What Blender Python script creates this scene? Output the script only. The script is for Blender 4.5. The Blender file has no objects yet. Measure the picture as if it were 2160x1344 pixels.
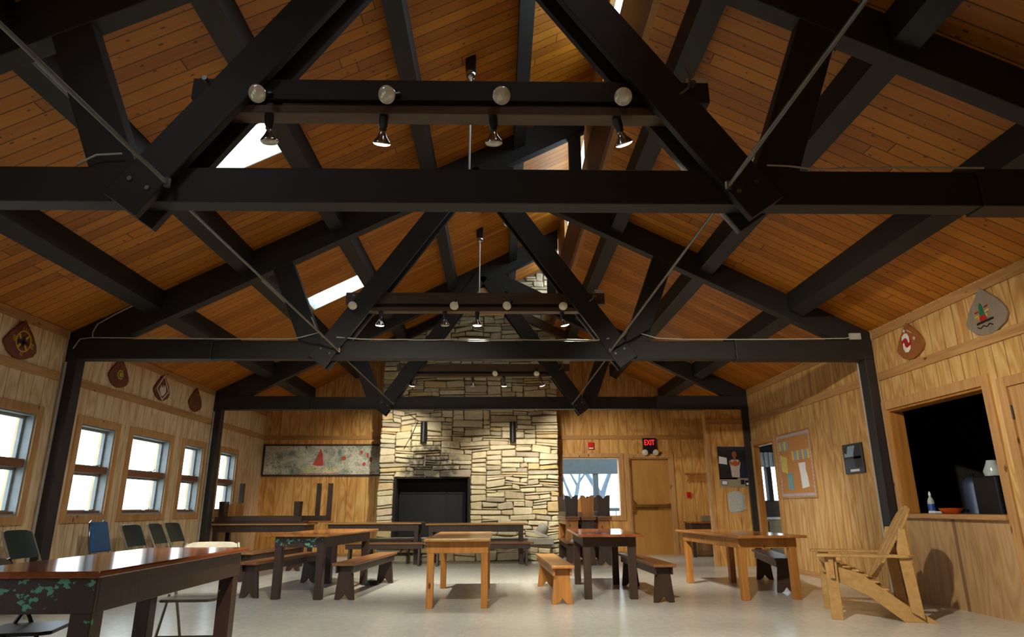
import bpy, bmesh, math, random
from mathutils import Vector, Matrix, Euler
R = random.Random(7)
PI = math.pi
C = bpy.context.scene.collection

# ------------------------------------------------------------------ dimensions
XL, XR = -5.225, 4.632
YB, Y1, Y2, Y3, YE = -2.9, 3.59, 7.83, 12.06, 14.765
HW = 3.08
SL, SR = .512, .505
XC = 1.2                       # clerestory wall
def zl(x): return HW + SL*(x-XL)
def zr(x): return 3.10 + SR*(XR-x)

# ------------------------------------------------------------------ node materials
class NB:
    def __init__(s, name):
        s.m = bpy.data.materials.new(name); s.m.use_nodes = True
        s.t = s.m.node_tree; s.t.nodes.clear()
        s.out = s.t.nodes.new('ShaderNodeOutputMaterial')
        s.p = s.t.nodes.new('ShaderNodeBsdfPrincipled')
        s.t.links.new(s.p.outputs[0], s.out.inputs[0])
    def n(s, typ, **kw):
        n = s.t.nodes.new(typ)
        for k, v in kw.items(): setattr(n, k, v)
        return n
    def put(s, sock, v):
        if hasattr(v, 'is_output') or isinstance(v, bpy.types.NodeSocket): s.t.links.new(v, sock)
        else: sock.default_value = v
    def math(s, op, a, b=0.0, c=None):
        n = s.n('ShaderNodeMath', operation=op); s.put(n.inputs[0], a); s.put(n.inputs[1], b)
        if c is not None: s.put(n.inputs[2], c)
        return n.outputs[0]
    def obj(s):
        n = s.n('ShaderNodeTexCoord'); x = s.n('ShaderNodeSeparateXYZ'); s.t.links.new(n.outputs['Object'], x.inputs[0])
        return x.outputs
    def vec(s, x, y, z=0.0):
        n = s.n('ShaderNodeCombineXYZ')
        for i, v in enumerate((x, y, z)): s.put(n.inputs[i], v)
        return n.outputs[0]
    def noise(s, v, scale=1.0, detail=3, rough=.55, dist=0):
        n = s.n('ShaderNodeTexNoise'); s.put(n.inputs['Vector'], v); n.inputs['Scale'].default_value = scale
        n.inputs['Detail'].default_value = detail; n.inputs['Roughness'].default_value = rough; n.inputs['Distortion'].default_value = dist
        return n.outputs['Fac']
    def white(s, v):
        n = s.n('ShaderNodeTexWhiteNoise', noise_dimensions='3D'); s.put(n.inputs['Vector'], v); return n.outputs['Value']
    def ramp(s, f, stops):
        n = s.n('ShaderNodeValToRGB'); s.put(n.inputs[0], f); e = n.color_ramp.elements
        while len(e) < len(stops): e.new(.5)
        for q, (p, c) in zip(e, stops): q.position = p; q.color = (*c, 1) if len(c) == 3 else c
        return n.outputs[0]
    def mix(s, f, a, b, mode='MIX'):
        n = s.n('ShaderNodeMix', data_type='RGBA', blend_type=mode); s.put(n.inputs[0], f)
        for i, v in ((6, a), (7, b)):
            if isinstance(v, tuple): v = (*v, 1) if len(v) == 3 else v
            s.put(n.inputs[i], v)
        return n.outputs[2]
    def step(s, v, lo, hi):
        n = s.n('ShaderNodeMapRange', interpolation_type='SMOOTHSTEP'); s.put(n.inputs[0], v)
        n.inputs[1].default_value = lo; n.inputs[2].default_value = hi; return n.outputs[0]
    def bump(s, h, strength=.3, dist=.01):
        n = s.n('ShaderNodeBump'); s.put(n.inputs['Height'], h); n.inputs['Strength'].default_value = strength; n.inputs['Distance'].default_value = dist
        s.t.links.new(n.outputs[0], s.p.inputs['Normal'])
    def done(s, col, rough=.6, **kw):
        if isinstance(col, tuple): col = (*col, 1) if len(col) == 3 else col
        s.put(s.p.inputs['Base Color'], col); s.put(s.p.inputs['Roughness'], rough)
        for k, v in kw.items(): s.put(s.p.inputs[k.replace('_', ' ')], v)
        return s.m

def L(r, g, b):     # sRGB 0-255 -> linear
    f = lambda c: (c/255/12.92 if c <= 10 else ((c/255+.055)/1.055)**2.4)
    return (f(r), f(g), f(b))

def plain(name, col, rough=.6, metal=0.0, var=.12, scale=12):
    b = NB(name); o = b.obj(); n = b.noise(b.vec(o[0], o[1], o[2]), scale, 3)
    dark = tuple(c*(1-var) for c in col); lite = tuple(min(1, c*(1+var)) for c in col)
    return b.done(b.ramp(n, [(.3, dark), (.7, lite)]), rough, Metallic=metal)

def emit(name, col, strength):
    b = NB(name); return b.done(col, .4, Emission_Color=(*col, 1), Emission_Strength=strength)

def timber(name, c1, c2, axis=2, rough=.55, grain=30, knots=False, chip=None, bump=.08, spec=.5):
    """solid wood whose grain runs along one local axis"""
    b = NB(name); o = b.obj()
    a = [o[0], o[1], o[2]]; g = a.pop(axis)
    oi = b.n('ShaderNodeObjectInfo').outputs['Random']
    sh = b.math('MULTIPLY', oi, 40)
    v = b.vec(b.math('MULTIPLY_ADD', a[0], grain, sh), b.math('MULTIPLY', a[1], grain), b.math('MULTIPLY_ADD', g, 1.6, sh))
    n = b.noise(v, 1, 4, .6, .6)
    v2 = b.vec(b.math('MULTIPLY_ADD', a[0], 5, sh), b.math('MULTIPLY', a[1], 5), b.math('MULTIPLY', g, .7))
    n2 = b.noise(v2, 1, 2)
    f = b.math('ADD', b.math('MULTIPLY', n, .6), b.math('MULTIPLY', n2, .4))
    col = b.ramp(f, [(.32, c1), (.68, c2)])
    if knots:
        vo = b.n('ShaderNodeTexVoronoi'); b.put(vo.inputs['Vector'], b.vec(b.math('MULTIPLY_ADD', a[0], 7, sh), b.math('MULTIPLY', a[1], 7), b.math('MULTIPLY', g, 3)))
        vo.inputs['Scale'].default_value = 1
        col = b.mix(b.step(vo.outputs['Distance'], .13, .06), col, tuple(c*.35 for c in c1))
    if chip:
        c, lo = chip
        ch = b.noise(b.vec(b.math('MULTIPLY_ADD', o[0], 1, sh), o[1], b.math('MULTIPLY', o[2], 1.2)), 17, 4, .62)
        hi = b.math('MULTIPLY', b.step(o[2], .35, .66), .16)
        ch = b.math('ADD', ch, hi)
        col = b.mix(b.step(ch, lo, lo+.03), col, c)
        sc = b.noise(b.vec(o[0], o[1], b.math('MULTIPLY', o[2], .6)), 45, 2)
        col = b.mix(b.step(sc, .72, .75), col, L(170, 165, 130))
    if bump: b.bump(f, bump, .004)
    b.p.inputs['Specular IOR Level'].default_value = spec
    return b.done(col, rough)

def ceiling_mat(name, k=1.0):
    b = NB(name); o = b.obj(); W = .135
    q = b.math('DIVIDE', o[1], W); bid = b.math('FLOOR', q); fr = b.math('FRACT', q)
    r = b.white(b.vec(bid, 3.1, 0))
    xs = b.math('MULTIPLY_ADD', r, 17.0, o[0])
    seg = b.math('FLOOR', b.math('DIVIDE', xs, 4.3)); sf = b.math('FRACT', b.math('DIVIDE', xs, 4.3))
    tone = b.white(b.vec(bid, seg, 5.0))
    g = b.noise(b.vec(b.math('MULTIPLY', xs, 1.3), b.math('MULTIPLY', o[1], 38), seg), 1, 4, .6, .8)
    f = b.math('ADD', b.math('MULTIPLY', g, .55), b.math('MULTIPLY', tone, .4))
    col = b.ramp(f, [(.15, tuple(c*k for c in L(150, 84, 14))), (.5, tuple(c*k for c in L(190, 116, 24))), (.85, tuple(c*k for c in L(214, 142, 42)))])
    vo = b.n('ShaderNodeTexVoronoi', voronoi_dimensions='2D'); b.put(vo.inputs['Vector'], b.vec(b.math('MULTIPLY', xs, 5.2), b.math('MULTIPLY', q, 1.1)))
    vo.inputs['Scale'].default_value = 1
    sep = b.n('ShaderNodeSeparateColor'); b.t.links.new(vo.outputs['Color'], sep.inputs[0])
    big = b.math('MULTIPLY_ADD', sep.outputs[0], .07, .02)
    kn = b.math('LESS_THAN', vo.outputs['Distance'], big)
    kn = b.math('MULTIPLY', kn, b.math('GREATER_THAN', sep.outputs[1], .35))
    col = b.mix(b.math('MULTIPLY', kn, .75), col, L(64, 32, 10))
    e = b.math('MINIMUM', fr, b.math('SUBTRACT', 1.0, fr))
    seam = b.step(e, .055, .018)
    endj = b.step(b.math('MINIMUM', sf, b.math('SUBTRACT', 1.0, sf)), .0012, .0007)
    ln = b.math('MAXIMUM', seam, endj)
    col = b.mix(b.math('MULTIPLY', ln, .82), col, L(40, 18, 4))
    b.bump(b.math('SUBTRACT', 1.0, ln), .25, .01)
    return b.done(col, .5)

def panel_mat(name, h, c1, c2, c3, groove=.2, rough=.62):
    """grooved plywood siding; h = world axis that runs along the wall"""
    b = NB(name); o = b.obj(); hh = o[h]
    q = b.math('DIVIDE', hh, groove); fr = b.math('FRACT', q); pid = b.math('FLOOR', q)
    sheet = b.math('FLOOR', b.math('DIVIDE', hh, 1.22))
    sh = b.math('MULTIPLY', sheet, 13.7)
    n = b.noise(b.vec(b.math('MULTIPLY_ADD', hh, 3.2, sh), b.math('MULTIPLY', o[2], .62), sh), 1, 2, .5, .4)
    con = b.math('PINGPONG', b.math('MULTIPLY', n, 17), 1.0)
    fine = b.noise(b.vec(b.math('MULTIPLY', hh, 55), b.math('MULTIPLY', o[2], 2.2), 0), 1, 3, .65)
    f = b.math('ADD', b.math('MULTIPLY', con, .28), b.math('MULTIPLY_ADD', fine, .5, .14))
    tone = b.white(b.vec(pid, sheet, 2))
    f = b.math('ADD', f, b.math('MULTIPLY', b.math('SUBTRACT', tone, .5), .14))
    col = b.ramp(f, [(.2, c3), (.5, c2), (.78, c1)])
    w = b.white(b.vec(pid, 7, 1))
    fr2 = b.math('ABSOLUTE', b.math('SUBTRACT', fr, b.math('MULTIPLY_ADD', w, .3, .3)))
    gm = b.step(fr2, .032, .018)
    col = b.mix(b.math('MULTIPLY', gm, .7), col, tuple(c*.28 for c in c3))
    b.bump(b.math('SUBTRACT', 1.0, gm), .3, .01)
    return b.done(col, rough)

def floor_mat():
    b = NB('vinyl floor'); o = b.obj()
    n = b.noise(b.vec(o[0], o[1], 0), .8, 4, .6); n2 = b.noise(b.vec(o[0], o[1], 0), 14, 4, .7)
    f = b.math('ADD', b.math('MULTIPLY', n, .6), b.math('MULTIPLY', n2, .4))
    col = b.ramp(f, [(.3, L(180, 180, 170)), (.7, L(210, 210, 200))])
    sp = b.noise(b.vec(o[0], o[1], 0), 60, 2)
    col = b.mix(b.step(sp, .74, .8), col, L(120, 112, 98))
    tx = b.math('FRACT', b.math('DIVIDE', o[0], .305)); ty = b.math('FRACT', b.math('DIVIDE', o[1], .305))
    e = b.math('MINIMUM', b.math('MINIMUM', tx, b.math('SUBTRACT', 1.0, tx)), b.math('MINIMUM', ty, b.math('SUBTRACT', 1.0, ty)))
    col = b.mix(b.math('MULTIPLY', b.step(e, .012, .004), .12), col, L(90, 86, 78))
    ro = b.math('MULTIPLY_ADD', n2, .14, .17)
    return b.done(col, ro)

def stone_mat():
    b = NB('chimney stone'); o = b.obj()
    a = b.n('ShaderNodeAttribute', attribute_name='Col').outputs['Color']
    n = b.noise(b.vec(o[0], o[1], o[2]), 9, 6, .65); n2 = b.noise(b.vec(o[0], o[1], o[2]), 40, 4, .7)
    col = b.mix(.75, a, b.ramp(n, [(.3, (.62, .6, .56)), (.7, (1, 1, 1))]), 'MULTIPLY')
    # soot over the firebox mouth
    dx = b.math('DIVIDE', b.math('ADD', o[0], 1.42), .72); dz = b.math('DIVIDE', b.math('SUBTRACT', o[2], 1.5), 1.1)
    up = b.step(o[2], 1.40, 1.56)
    sx = b.math('SUBTRACT', 1.0, b.math('MULTIPLY_ADD', dx, dx, b.math('MULTIPLY', dz, dz)))
    so = b.math('MULTIPLY', b.math('MULTIPLY', b.math('ADD', sx, b.math('MULTIPLY', b.math('SUBTRACT', n, .5), 2.4)), up), .75)
    so = b.math('MINIMUM', b.math('MAXIMUM', b.math('MULTIPLY', so, 1.5), 0.0), .93)
    col = b.mix(so, col, L(40, 34, 28))
    b.bump(b.math('ADD', n, b.math('MULTIPLY', n2, .4)), .5, .02)
    return b.done(col, .85)

def mural_mat():
    b = NB('painted mural'); o = b.obj()
    v = b.vec(o[0], o[2], 0)
    n = b.noise(v, 2.2, 5, .7, 1.2); n2 = b.noise(v, 17, 4, .75, 2.0); n3 = b.noise(b.vec(o[2], o[0], 3.3), 8, 3, .6, 1.5)
    col = b.ramp(n, [(.33, L(96, 112, 100)), (.45, L(164, 166, 148)), (.6, L(214, 208, 188)), (.75, L(182, 190, 156))])
    col = b.mix(b.math('MULTIPLY', b.step(n2, .54, .62), .8), col, L(60, 76, 72))
    col = b.mix(b.step(n2, .42, .36), col, L(206, 204, 180))
    col = b.mix(b.step(n3, .66, .7), col, L(110, 66, 44))
    return b.done(col, .6)

def glass_mat():
    m = bpy.data.materials.new('window glass'); m.use_nodes = True; t = m.node_tree; t.nodes.clear()
    o = t.nodes.new('ShaderNodeOutputMaterial'); mx = t.nodes.new('ShaderNodeMixShader'); tr = t.nodes.new('ShaderNodeBsdfTransparent'); gl = t.nodes.new('ShaderNodeBsdfGlossy')
    fr = t.nodes.new('ShaderNodeFresnel'); fr.inputs[0].default_value = 1.3; gl.inputs['Roughness'].default_value = .02
    tr.inputs[0].default_value = (.94, .97, .98, 1)
    ge = t.nodes.new('ShaderNodeNewGeometry'); mu = t.nodes.new('ShaderNodeMath'); mu.operation = 'MULTIPLY_ADD'
    t.links.new(ge.outputs['Backfacing'], mu.inputs[0]); mu.inputs[1].default_value = -1; mu.inputs[2].default_value = 1
    m2 = t.nodes.new('ShaderNodeMath'); m2.operation = 'MULTIPLY'; t.links.new(fr.outputs[0], m2.inputs[0]); t.links.new(mu.outputs[0], m2.inputs[1])
    t.links.new(m2.outputs[0], mx.inputs[0]); t.links.new(tr.outputs[0], mx.inputs[1]); t.links.new(gl.outputs[0], mx.inputs[2]); t.links.new(mx.outputs[0], o.inputs[0])
    return m

M = {}
M['ceil'] = ceiling_mat('knotty pine ceiling boards', .9)
M['wallY'] = panel_mat('pine siding side walls', 1, L(216, 180, 118), L(194, 148, 84), L(158, 110, 56))
M['wallL'] = panel_mat('daylit pine siding', 1, L(230, 206, 168), L(212, 182, 138), L(178, 140, 96))  # same siding as the right wall, paler: daylight put into the colour
M['wallX'] = panel_mat('pine siding end walls', 0, L(218, 174, 102), L(198, 144, 72), L(152, 98, 40))
M['ply'] = panel_mat('plain plywood', 1, L(192, 158, 112), L(178, 140, 94), L(152, 114, 72), groove=1.05)
M['trim'] = timber('pine trim', L(150, 104, 58), L(196, 150, 94), 1, .55, 26, knots=True)
M['trimx'] = timber('pine trim across', L(146, 98, 46), L(188, 138, 74), 0, .55, 26, knots=True)
M['trimz'] = timber('pine casing upright', L(160, 112, 62), L(204, 158, 100), 2, .55, 26, knots=True)
M['jamb'] = plain('blue grey painted window jamb', L(134, 140, 142), .5)  # grey-blue painted aluminium jambs and sashes
M['rail'] = timber('red brown window rail', L(104, 62, 38), L(140, 90, 58), 1, .5, 26)
M['black'] = timber('black stained timber', L(21, 19, 16), L(33, 29, 24), 0, .58, 22, bump=.15)
M['blackz'] = timber('black stained post', L(29, 26, 26), L(46, 39, 36), 2, .58, 22, bump=.15)
M['blacky'] = timber('black stained purlin', L(20, 19, 17), L(31, 28, 24), 1, .58, 22, bump=.15)
M['brownbar'] = timber('brown plank', L(58, 40, 24), L(92, 66, 40), 0, .5, 24)
M['brownbar2'] = timber('tan plywood gusset', L(176, 136, 84), L(206, 166, 110), 0, .6, 14)  # plywood tan, brightened to carry the light falling on the gusset
M['fascia'] = timber('red brown fascia board', L(84, 50, 30), L(112, 70, 44), 1, .5, 22)
M['stone'] = stone_mat()
M['mortar'] = plain('dark mortar', L(128, 114, 88), .9)
M['slab'] = plain('grey hearth slab', L(150, 146, 134), .75, scale=6)
M['floor'] = floor_mat()
M['glass'] = glass_mat()
M['steel'] = plain('grey steel rod', L(128, 126, 118), .38, .85)
M['chrome'] = plain('chrome tube', L(190, 192, 192), .15, 1.0, .04)
M['white'] = plain('white enamel', L(230, 232, 226), .45, 0, .05)
M['cable'] = plain('pale grey cable', L(178, 176, 164), .5)
M['socket'] = plain('black lamp socket', L(18, 18, 20), .35)
M['soot'] = plain('sooty firebox lining', L(20, 18, 16), .9)
M['soot2'] = plain('matt black screen', L(9, 9, 9), .85)
M['iron'] = plain('black iron', L(26, 26, 26), .45, .3)
M['top'] = timber('varnished orange brown table top', L(138, 84, 38), L(184, 122, 66), 1, .16, 20, bump=.02)
M['topd'] = timber('varnished dark table top', L(112, 56, 30), L(160, 90, 52), 1, .13, 20, bump=.02)
M['toptan'] = timber('worn tan table top', L(150, 108, 60), L(184, 140, 84), 1, .25, 20, bump=.02)
M['chip'] = timber('dark brown paint with teal chips', L(46, 28, 20), L(64, 40, 28), 2, .4, 18, chip=(L(96, 168, 142), .735))
M['dark'] = timber('dark brown stained wood', L(42, 28, 20), L(66, 44, 30), 2, .42, 22)
M['darky'] = timber('dark brown bench wood', L(50, 34, 24), L(78, 54, 38), 1, .38, 22)
M['seatb'] = timber('worn brown bench seat', L(104, 66, 36), L(146, 98, 58), 1, .32, 22)
M['pine'] = timber('orange pine', L(148, 94, 38), L(192, 132, 64), 2, .38, 22, knots=True)
M['piney'] = timber('orange pine plank', L(156, 100, 46), L(200, 142, 76), 1, .3, 22)
M['raw'] = timber('unfinished yellow lumber', L(160, 120, 64), L(192, 152, 92), 0, .55, 24)
M['door'] = timber('flush birch door', L(166, 116, 52), L(186, 136, 68), 2, .4, 8, bump=0)
M['brass'] = plain('aged brass', L(160, 124, 66), .3, .9)
M['red'] = plain('red enamel', L(188, 22, 18), .35, 0, .05)
M['exit'] = emit('glowing red letters', (1, .02, .02), 2.2)
M['greenv'] = plain('dark green vinyl', L(34, 48, 46), .38)
M['bluev'] = plain('blue vinyl', L(28, 84, 132), .35)
M['cream'] = plain('cream enamelled steel', L(214, 208, 184), .35)
M['beige'] = plain('beige grey steel', L(132, 126, 104), .4, .3)
M['cdark'] = plain('dark brown steel', L(58, 52, 46), .35, .4)
M['cork'] = plain('tan cork', L(186, 130, 74), .85, 0, .1, 60)
M['pgrey'] = plain('lilac grey border paper', L(178, 172, 180), .7)
M['yel'] = plain('yellow card', L(206, 186, 96), .7)
M['blu'] = plain('blue grey card', L(138, 158, 176), .7)
M['teal'] = plain('teal leaflet', L(110, 156, 162), .6)
M['paper'] = plain('white paper', L(226, 226, 226), .7, 0, .04)
M['news'] = plain('newsprint', L(176, 178, 170), .8, 0, .2, 60)
M['inkd'] = plain('near black print', L(24, 24, 28), .4)
M['navy'] = plain('dark blue print', L(30, 38, 62), .4)
M['skin'] = plain('tanned skin print', L(148, 82, 52), .5)
M['shirt'] = plain('pale shirt print', L(196, 180, 170), .5)
M['ball'] = plain('orange ball print', L(186, 84, 34), .5)
M['mat'] = plain('speckled grey print', L(150, 138, 112), .6, 0, .3, 80)
M['mural'] = mural_mat()
M['rmur'] = plain('brick red paint', L(178, 70, 52), .6)
M['ymur'] = plain('yellow green paint', L(196, 186, 50), .6)
M['plq'] = timber('red brown plaque', L(92, 44, 26), L(124, 64, 40), 2, .5, 18)
M['plqr'] = timber('orange brown plaque', L(128, 74, 34), L(156, 94, 46), 2, .5, 18)
M['plqg'] = timber('grey weathered plaque', L(122, 110, 94), L(150, 136, 116), 2, .6, 18)
M['pyel'] = plain('yellow paint', L(206, 170, 40), .5)
M['pgrn'] = plain('green paint', L(26, 104, 70), .5)
M['pred'] = plain('dark red paint', L(160, 30, 26), .5)
M['pblk'] = plain('black paint', L(22, 22, 22), .5)
M['pwht'] = plain('white paint', L(222, 218, 206), .5)
M['pora'] = plain('rust paint', L(150, 52, 24), .5)
M['fabric'] = plain('grey felt', L(150, 148, 138), .9)
M['kit'] = plain('kitchen wall in painted shade', L(56, 50, 40), .9)  # unlit kitchen: its shade is put into this dark colour
M['kcab'] = plain('beige cabinet', L(150, 136, 104), .5)
M['curt'] = plain('white valance cloth', L(210, 216, 222), .8)
M['bark'] = plain('pale bark', L(84, 98, 112), .9)
M['ground'] = plain('pale winter ground', L(150, 150, 138), .95, 0, .2, 1.5)
M['porch'] = plain('blue grey porch paint', L(70, 88, 104), .7)
M['wicker'] = timber('woven wicker', L(92, 66, 40), L(140, 106, 66), 0, .7, 60)
M['silver'] = plain('silvered bulb reflector', L(200, 200, 200), .12, 1.0, .03)
M['bulbface'] = plain('unlit bulb lens', L(226, 218, 196), .1, .2, .25, 30)
M['bulblit'] = emit('lit bulb lens', (1, .87, .62), 14)
M['label'] = plain('blue bottle label', L(40, 70, 150), .4)
M['clear'] = plain('cloudy plastic', L(170, 180, 176), .15)
M['orange'] = plain('orange plastic', L(210, 86, 24), .4)
M['pot'] = plain('dull aluminium urn', L(60, 72, 92), .5, .6)

# ------------------------------------------------------------------ mesh builder
class MB:
    def __init__(s): s.v = []; s.f = []; s.mi = []; s.cur = 0
    def add(s, vs, fs):
        k = len(s.v); s.v += [tuple(v) for v in vs]; s.f += [tuple(i+k for i in f) for f in fs]; s.mi += [s.cur]*len(fs); return s
    def box(s, x0, x1, y0, y1, z0, z1):
        return s.add([(x0,y0,z0),(x1,y0,z0),(x1,y1,z0),(x0,y1,z0),(x0,y0,z1),(x1,y0,z1),(x1,y1,z1),(x0,y1,z1)],
                     [(0,3,2,1),(4,5,6,7),(0,1,5,4),(1,2,6,5),(2,3,7,6),(3,0,4,7)])
    def beam(s, p, q, w, d, up=(0,0,1)):
        """bar from p to q, w across, d along 'up'"""
        p, q = Vector(p), Vector(q); a = (q-p).normalized(); u = Vector(up); b = a.cross(u).normalized(); u = b.cross(a).normalized()
        vs = [e + b*(i*w/2) + u*(j*d/2) for e in (p, q) for i, j in ((-1,-1),(1,-1),(1,1),(-1,1))]
        return s.add(vs, [(0,1,2,3),(7,6,5,4),(0,4,5,1),(1,5,6,2),(2,6,7,3),(3,7,4,0)])
    def prism(s, poly, mapf, d0, d1):
        """polygon (u,v) -> mapf(u,v,d); extruded from d0 to d1"""
        n = len(poly); vs = [mapf(u, v, d0) for u, v in poly] + [mapf(u, v, d1) for u, v in poly]
        return s.add(vs, [tuple(range(n))[::-1], tuple(range(n, 2*n))] + [(i, (i+1) % n, (i+1) % n+n, i+n) for i in range(n)])
    def lathe(s, prof, n=20, mat=None):
        mat = mat or Matrix(); k = len(prof); vs = []
        for r, z in prof:
            for i in range(n): t = 2*PI*i/n; vs.append(mat @ Vector((r*math.cos(t), r*math.sin(t), z)))
        fs = [(j*n+i, j*n+(i+1) % n, (j+1)*n+(i+1) % n, (j+1)*n+i) for j in range(k-1) for i in range(n)]
        fs += [tuple(range(n))[::-1], tuple(range((k-1)*n, k*n))]
        return s.add(vs, fs)
    def cyl(s, p, q, r, r2=None, n=14):
        p, q = Vector(p), Vector(q); d = q-p
        m = Matrix.Translation(p) @ d.to_track_quat('Z', 'Y').to_matrix().to_4x4()
        return s.lathe([(r, 0), (r if r2 is None else r2, d.length)], n, m)
    def tube(s, pts, r, n=8):
        pts = [Vector(p) for p in pts]; rings = []
        t0 = (pts[1]-pts[0]).normalized(); u = t0.orthogonal().normalized()
        vs = []
        for i, p in enumerate(pts):
            t = ((pts[min(i+1, len(pts)-1)]-pts[max(i-1, 0)])).normalized()
            u = (u - t*u.dot(t)).normalized(); w = t.cross(u)
            for j in range(n): a = 2*PI*j/n; vs.append(p+u*(r*math.cos(a))+w*(r*math.sin(a)))
        m = len(pts)
        fs = [(i*n+j, i*n+(j+1) % n, (i+1)*n+(j+1) % n, (i+1)*n+j) for i in range(m-1) for j in range(n)]
        fs += [tuple(range(n))[::-1], tuple(range((m-1)*n, m*n))]
        return s.add(vs, fs)
    def build(s, name, mat, parent=None, bevel=0, smooth=False, loc=None, fix=True):
        me = bpy.data.meshes.new(name); me.from_pydata(s.v, [], s.f)
        for x in (mat if isinstance(mat, (list, tuple)) else [mat]): me.materials.append(x)
        for p, i in zip(me.polygons, s.mi): p.material_index = i
        if fix:
            bm = bmesh.new(); bm.from_mesh(me); bmesh.ops.recalc_face_normals(bm, faces=bm.faces[:]); bm.to_mesh(me); bm.free()
        o = bpy.data.objects.new(name, me); C.objects.link(o)
        if parent: o.parent = parent
        if loc: o.location = loc
        if smooth:
            for p in me.polygons: p.use_smooth = True
            e = o.modifiers.new('edges', 'EDGE_SPLIT'); e.split_angle = math.radians(40)
        if bevel:
            b = o.modifiers.new('bevel', 'BEVEL'); b.width = bevel; b.segments = 2; b.limit_method = 'ANGLE'; b.angle_limit = math.radians(40)
        return o

def box(*a): return MB().box(*a)
def tag(o, label, cat, group=None, kind=None):
    o['label'] = label; o['category'] = cat
    if group: o['group'] = group
    if kind: o['kind'] = kind
    return o
def thing(name, label, cat, loc=(0,0,0), rz=0.0, group=None):
    o = bpy.data.objects.new(name, None); C.objects.link(o); o.location = loc; o.rotation_euler = (0,0,rz); o.empty_display_size = .1
    return tag(o, label, cat, group)
def struct(o, label=None):
    o['kind'] = 'structure'
    if label: o['label'] = label
    return o
def dup(root, loc, rz, label, group=None, mats=None):
    r = root.copy(); C.objects.link(r); r.location = loc; r.rotation_euler = (0,0,rz); r['label'] = label
    if group: r['group'] = group
    for ch in list(root.children):
        c = ch.copy(); C.objects.link(c); c.parent = r
        for g in ch.children:
            d = g.copy(); C.objects.link(d); d.parent = c
    return r
def text(name, body, size, mat, mtx, parent=None, depth=.004, align='CENTER'):
    cu = bpy.data.curves.new('t', 'FONT'); cu.body = body; cu.size = size; cu.align_x = align; cu.align_y = 'CENTER'; cu.extrude = depth
    t = bpy.data.objects.new('t', cu); C.objects.link(t)
    me = bpy.data.meshes.new_from_object(t.evaluated_get(bpy.context.evaluated_depsgraph_get()))
    bpy.data.objects.remove(t); bpy.data.curves.remove(cu)
    me.transform(mtx); me.materials.clear(); me.materials.append(mat)
    o = bpy.data.objects.new(name, me); C.objects.link(o); o.parent = parent; return o
# frames on walls: (u right, v up, d out of wall) -> world
def onL(u, v, d): return (XL+d, u, v)              # left wall, u = y
def onR(u, v, d): return (XR-d, -u, v)             # right wall, u = -y
def onE(u, v, d): return (u, YE-d, v)              # far end wall
def mat_of(f, u, v, d):
    o = Vector(f(u, v, d)); x = Vector(f(u+1, v, d))-o; y = Vector(f(u, v+1, d))-o; z = Vector(f(u, v, d+1))-o
    return Matrix((( x.x, y.x, z.x, o.x), (x.y, y.y, z.y, o.y), (x.z, y.z, z.z, o.z), (0,0,0,1)))
def rect(u0, u1, v0, v1): return [(u0, v0), (u1, v0), (u1, v1), (u0, v1)]
def grid_wall(mb, f, us, vs, holes, d0, d1, u0, u1, v0, v1):
    cl = lambda q, lo, hi: min(max(q, lo), hi)
    us = sorted({u0, u1, *[cl(h[k], u0, u1) for h in holes for k in (0, 1)]}); vs = sorted({v0, v1, *[cl(h[k], v0, v1) for h in holes for k in (2, 3)]})
    for a, b in zip(us, us[1:]):
        for c, d in zip(vs, vs[1:]):
            m, n = (a+b)/2, (c+d)/2
            if any(h[0] < m < h[1] and h[2] < n < h[3] for h in holes): continue
            mb.prism(rect(a, b, c, d), f, d0, d1)
    return mb

# ------------------------------------------------------------------ room shell
struct(box(XL-.2, 9.2, YB-.2, YE+.2, -.12, 0).build('floor', M['floor']), 'pale vinyl floor of the hall')
WL = [(6.25, 7.45), (8.27, 9.03), (9.46, 10.57), (11.06, 11.76), (12.5, 13.26)]
ZB, ZT = .93, 2.03
WB = [(-1.9, -.9), (-.2, .55), (.98, 2.09), (2.58, 3.3), (4.03, 4.79), (5.1, 5.9)]      # windows out of the frame
holes = [(a, b, ZB, ZT) for a, b in WL+WB]
struct(grid_wall(MB(), onL, 0, 0, holes, -.2, 0, YB, YE, 0, HW+.02).build('wall_left', M['wallL']), 'left wall of grooved pine siding with windows')
KO = (6.06, 7.66, .92, 2.10)      # kitchen opening, y0 y1 z0 z1
DW = (11.04, 11.93, 0, 2.06)      # doorway
hR = [(-KO[1], -KO[0], KO[2], KO[3]), (-DW[1], -DW[0], DW[2], DW[3])]
w = MB(); grid_wall(w, onR, 0, 0, hR, -.1, 0, -YE, -7.62, 0, 3.12); grid_wall(w, onR, 0, 0, hR, -.14, 0, -7.62, -YB, .9, 3.12)
w.cur = 1; w.prism(rect(-7.62, -YB, 0, .9), onR, -.14, 0)
struct(w.build('wall_right', [M['wallY'], M['ply']]), 'right wall of grooved pine siding')
EW = (1.40, 2.69, .80, 2.06); ED = (2.90, 3.81, 0, 2.05)
w = grid_wall(MB(), onE, 0, 0, [EW, ED], -.2, 0, XL, XR, 0, HW)
w.prism([(XL, HW), (XR, HW), (XR, zr(XR)+.02), (XC, zr(XC)+.02), (XC, zl(XC)+.05), (XL, zl(XL)+.05)], onE, -.2, 0)
struct(w.build('wall_back', M['wallX']), 'far end wall of orange pine siding')
w = box(XL, XR, YB-.2, YB, 0, HW); w.prism([(XL, HW), (XR, HW), (XR, zr(XR)), (XC, zr(XC)), (XC, zl(XC)), (XL, zl(XL))], lambda u, v, d: (u, YB-d, v), 0, .2)
struct(w.build('wall_front', M['wallX']))
struct(box(3.81, XR, 12.02, 12.17, 0, 2.78).build('wall_partition', M['wallX']), 'short pine partition beside the far right doorway')

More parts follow.
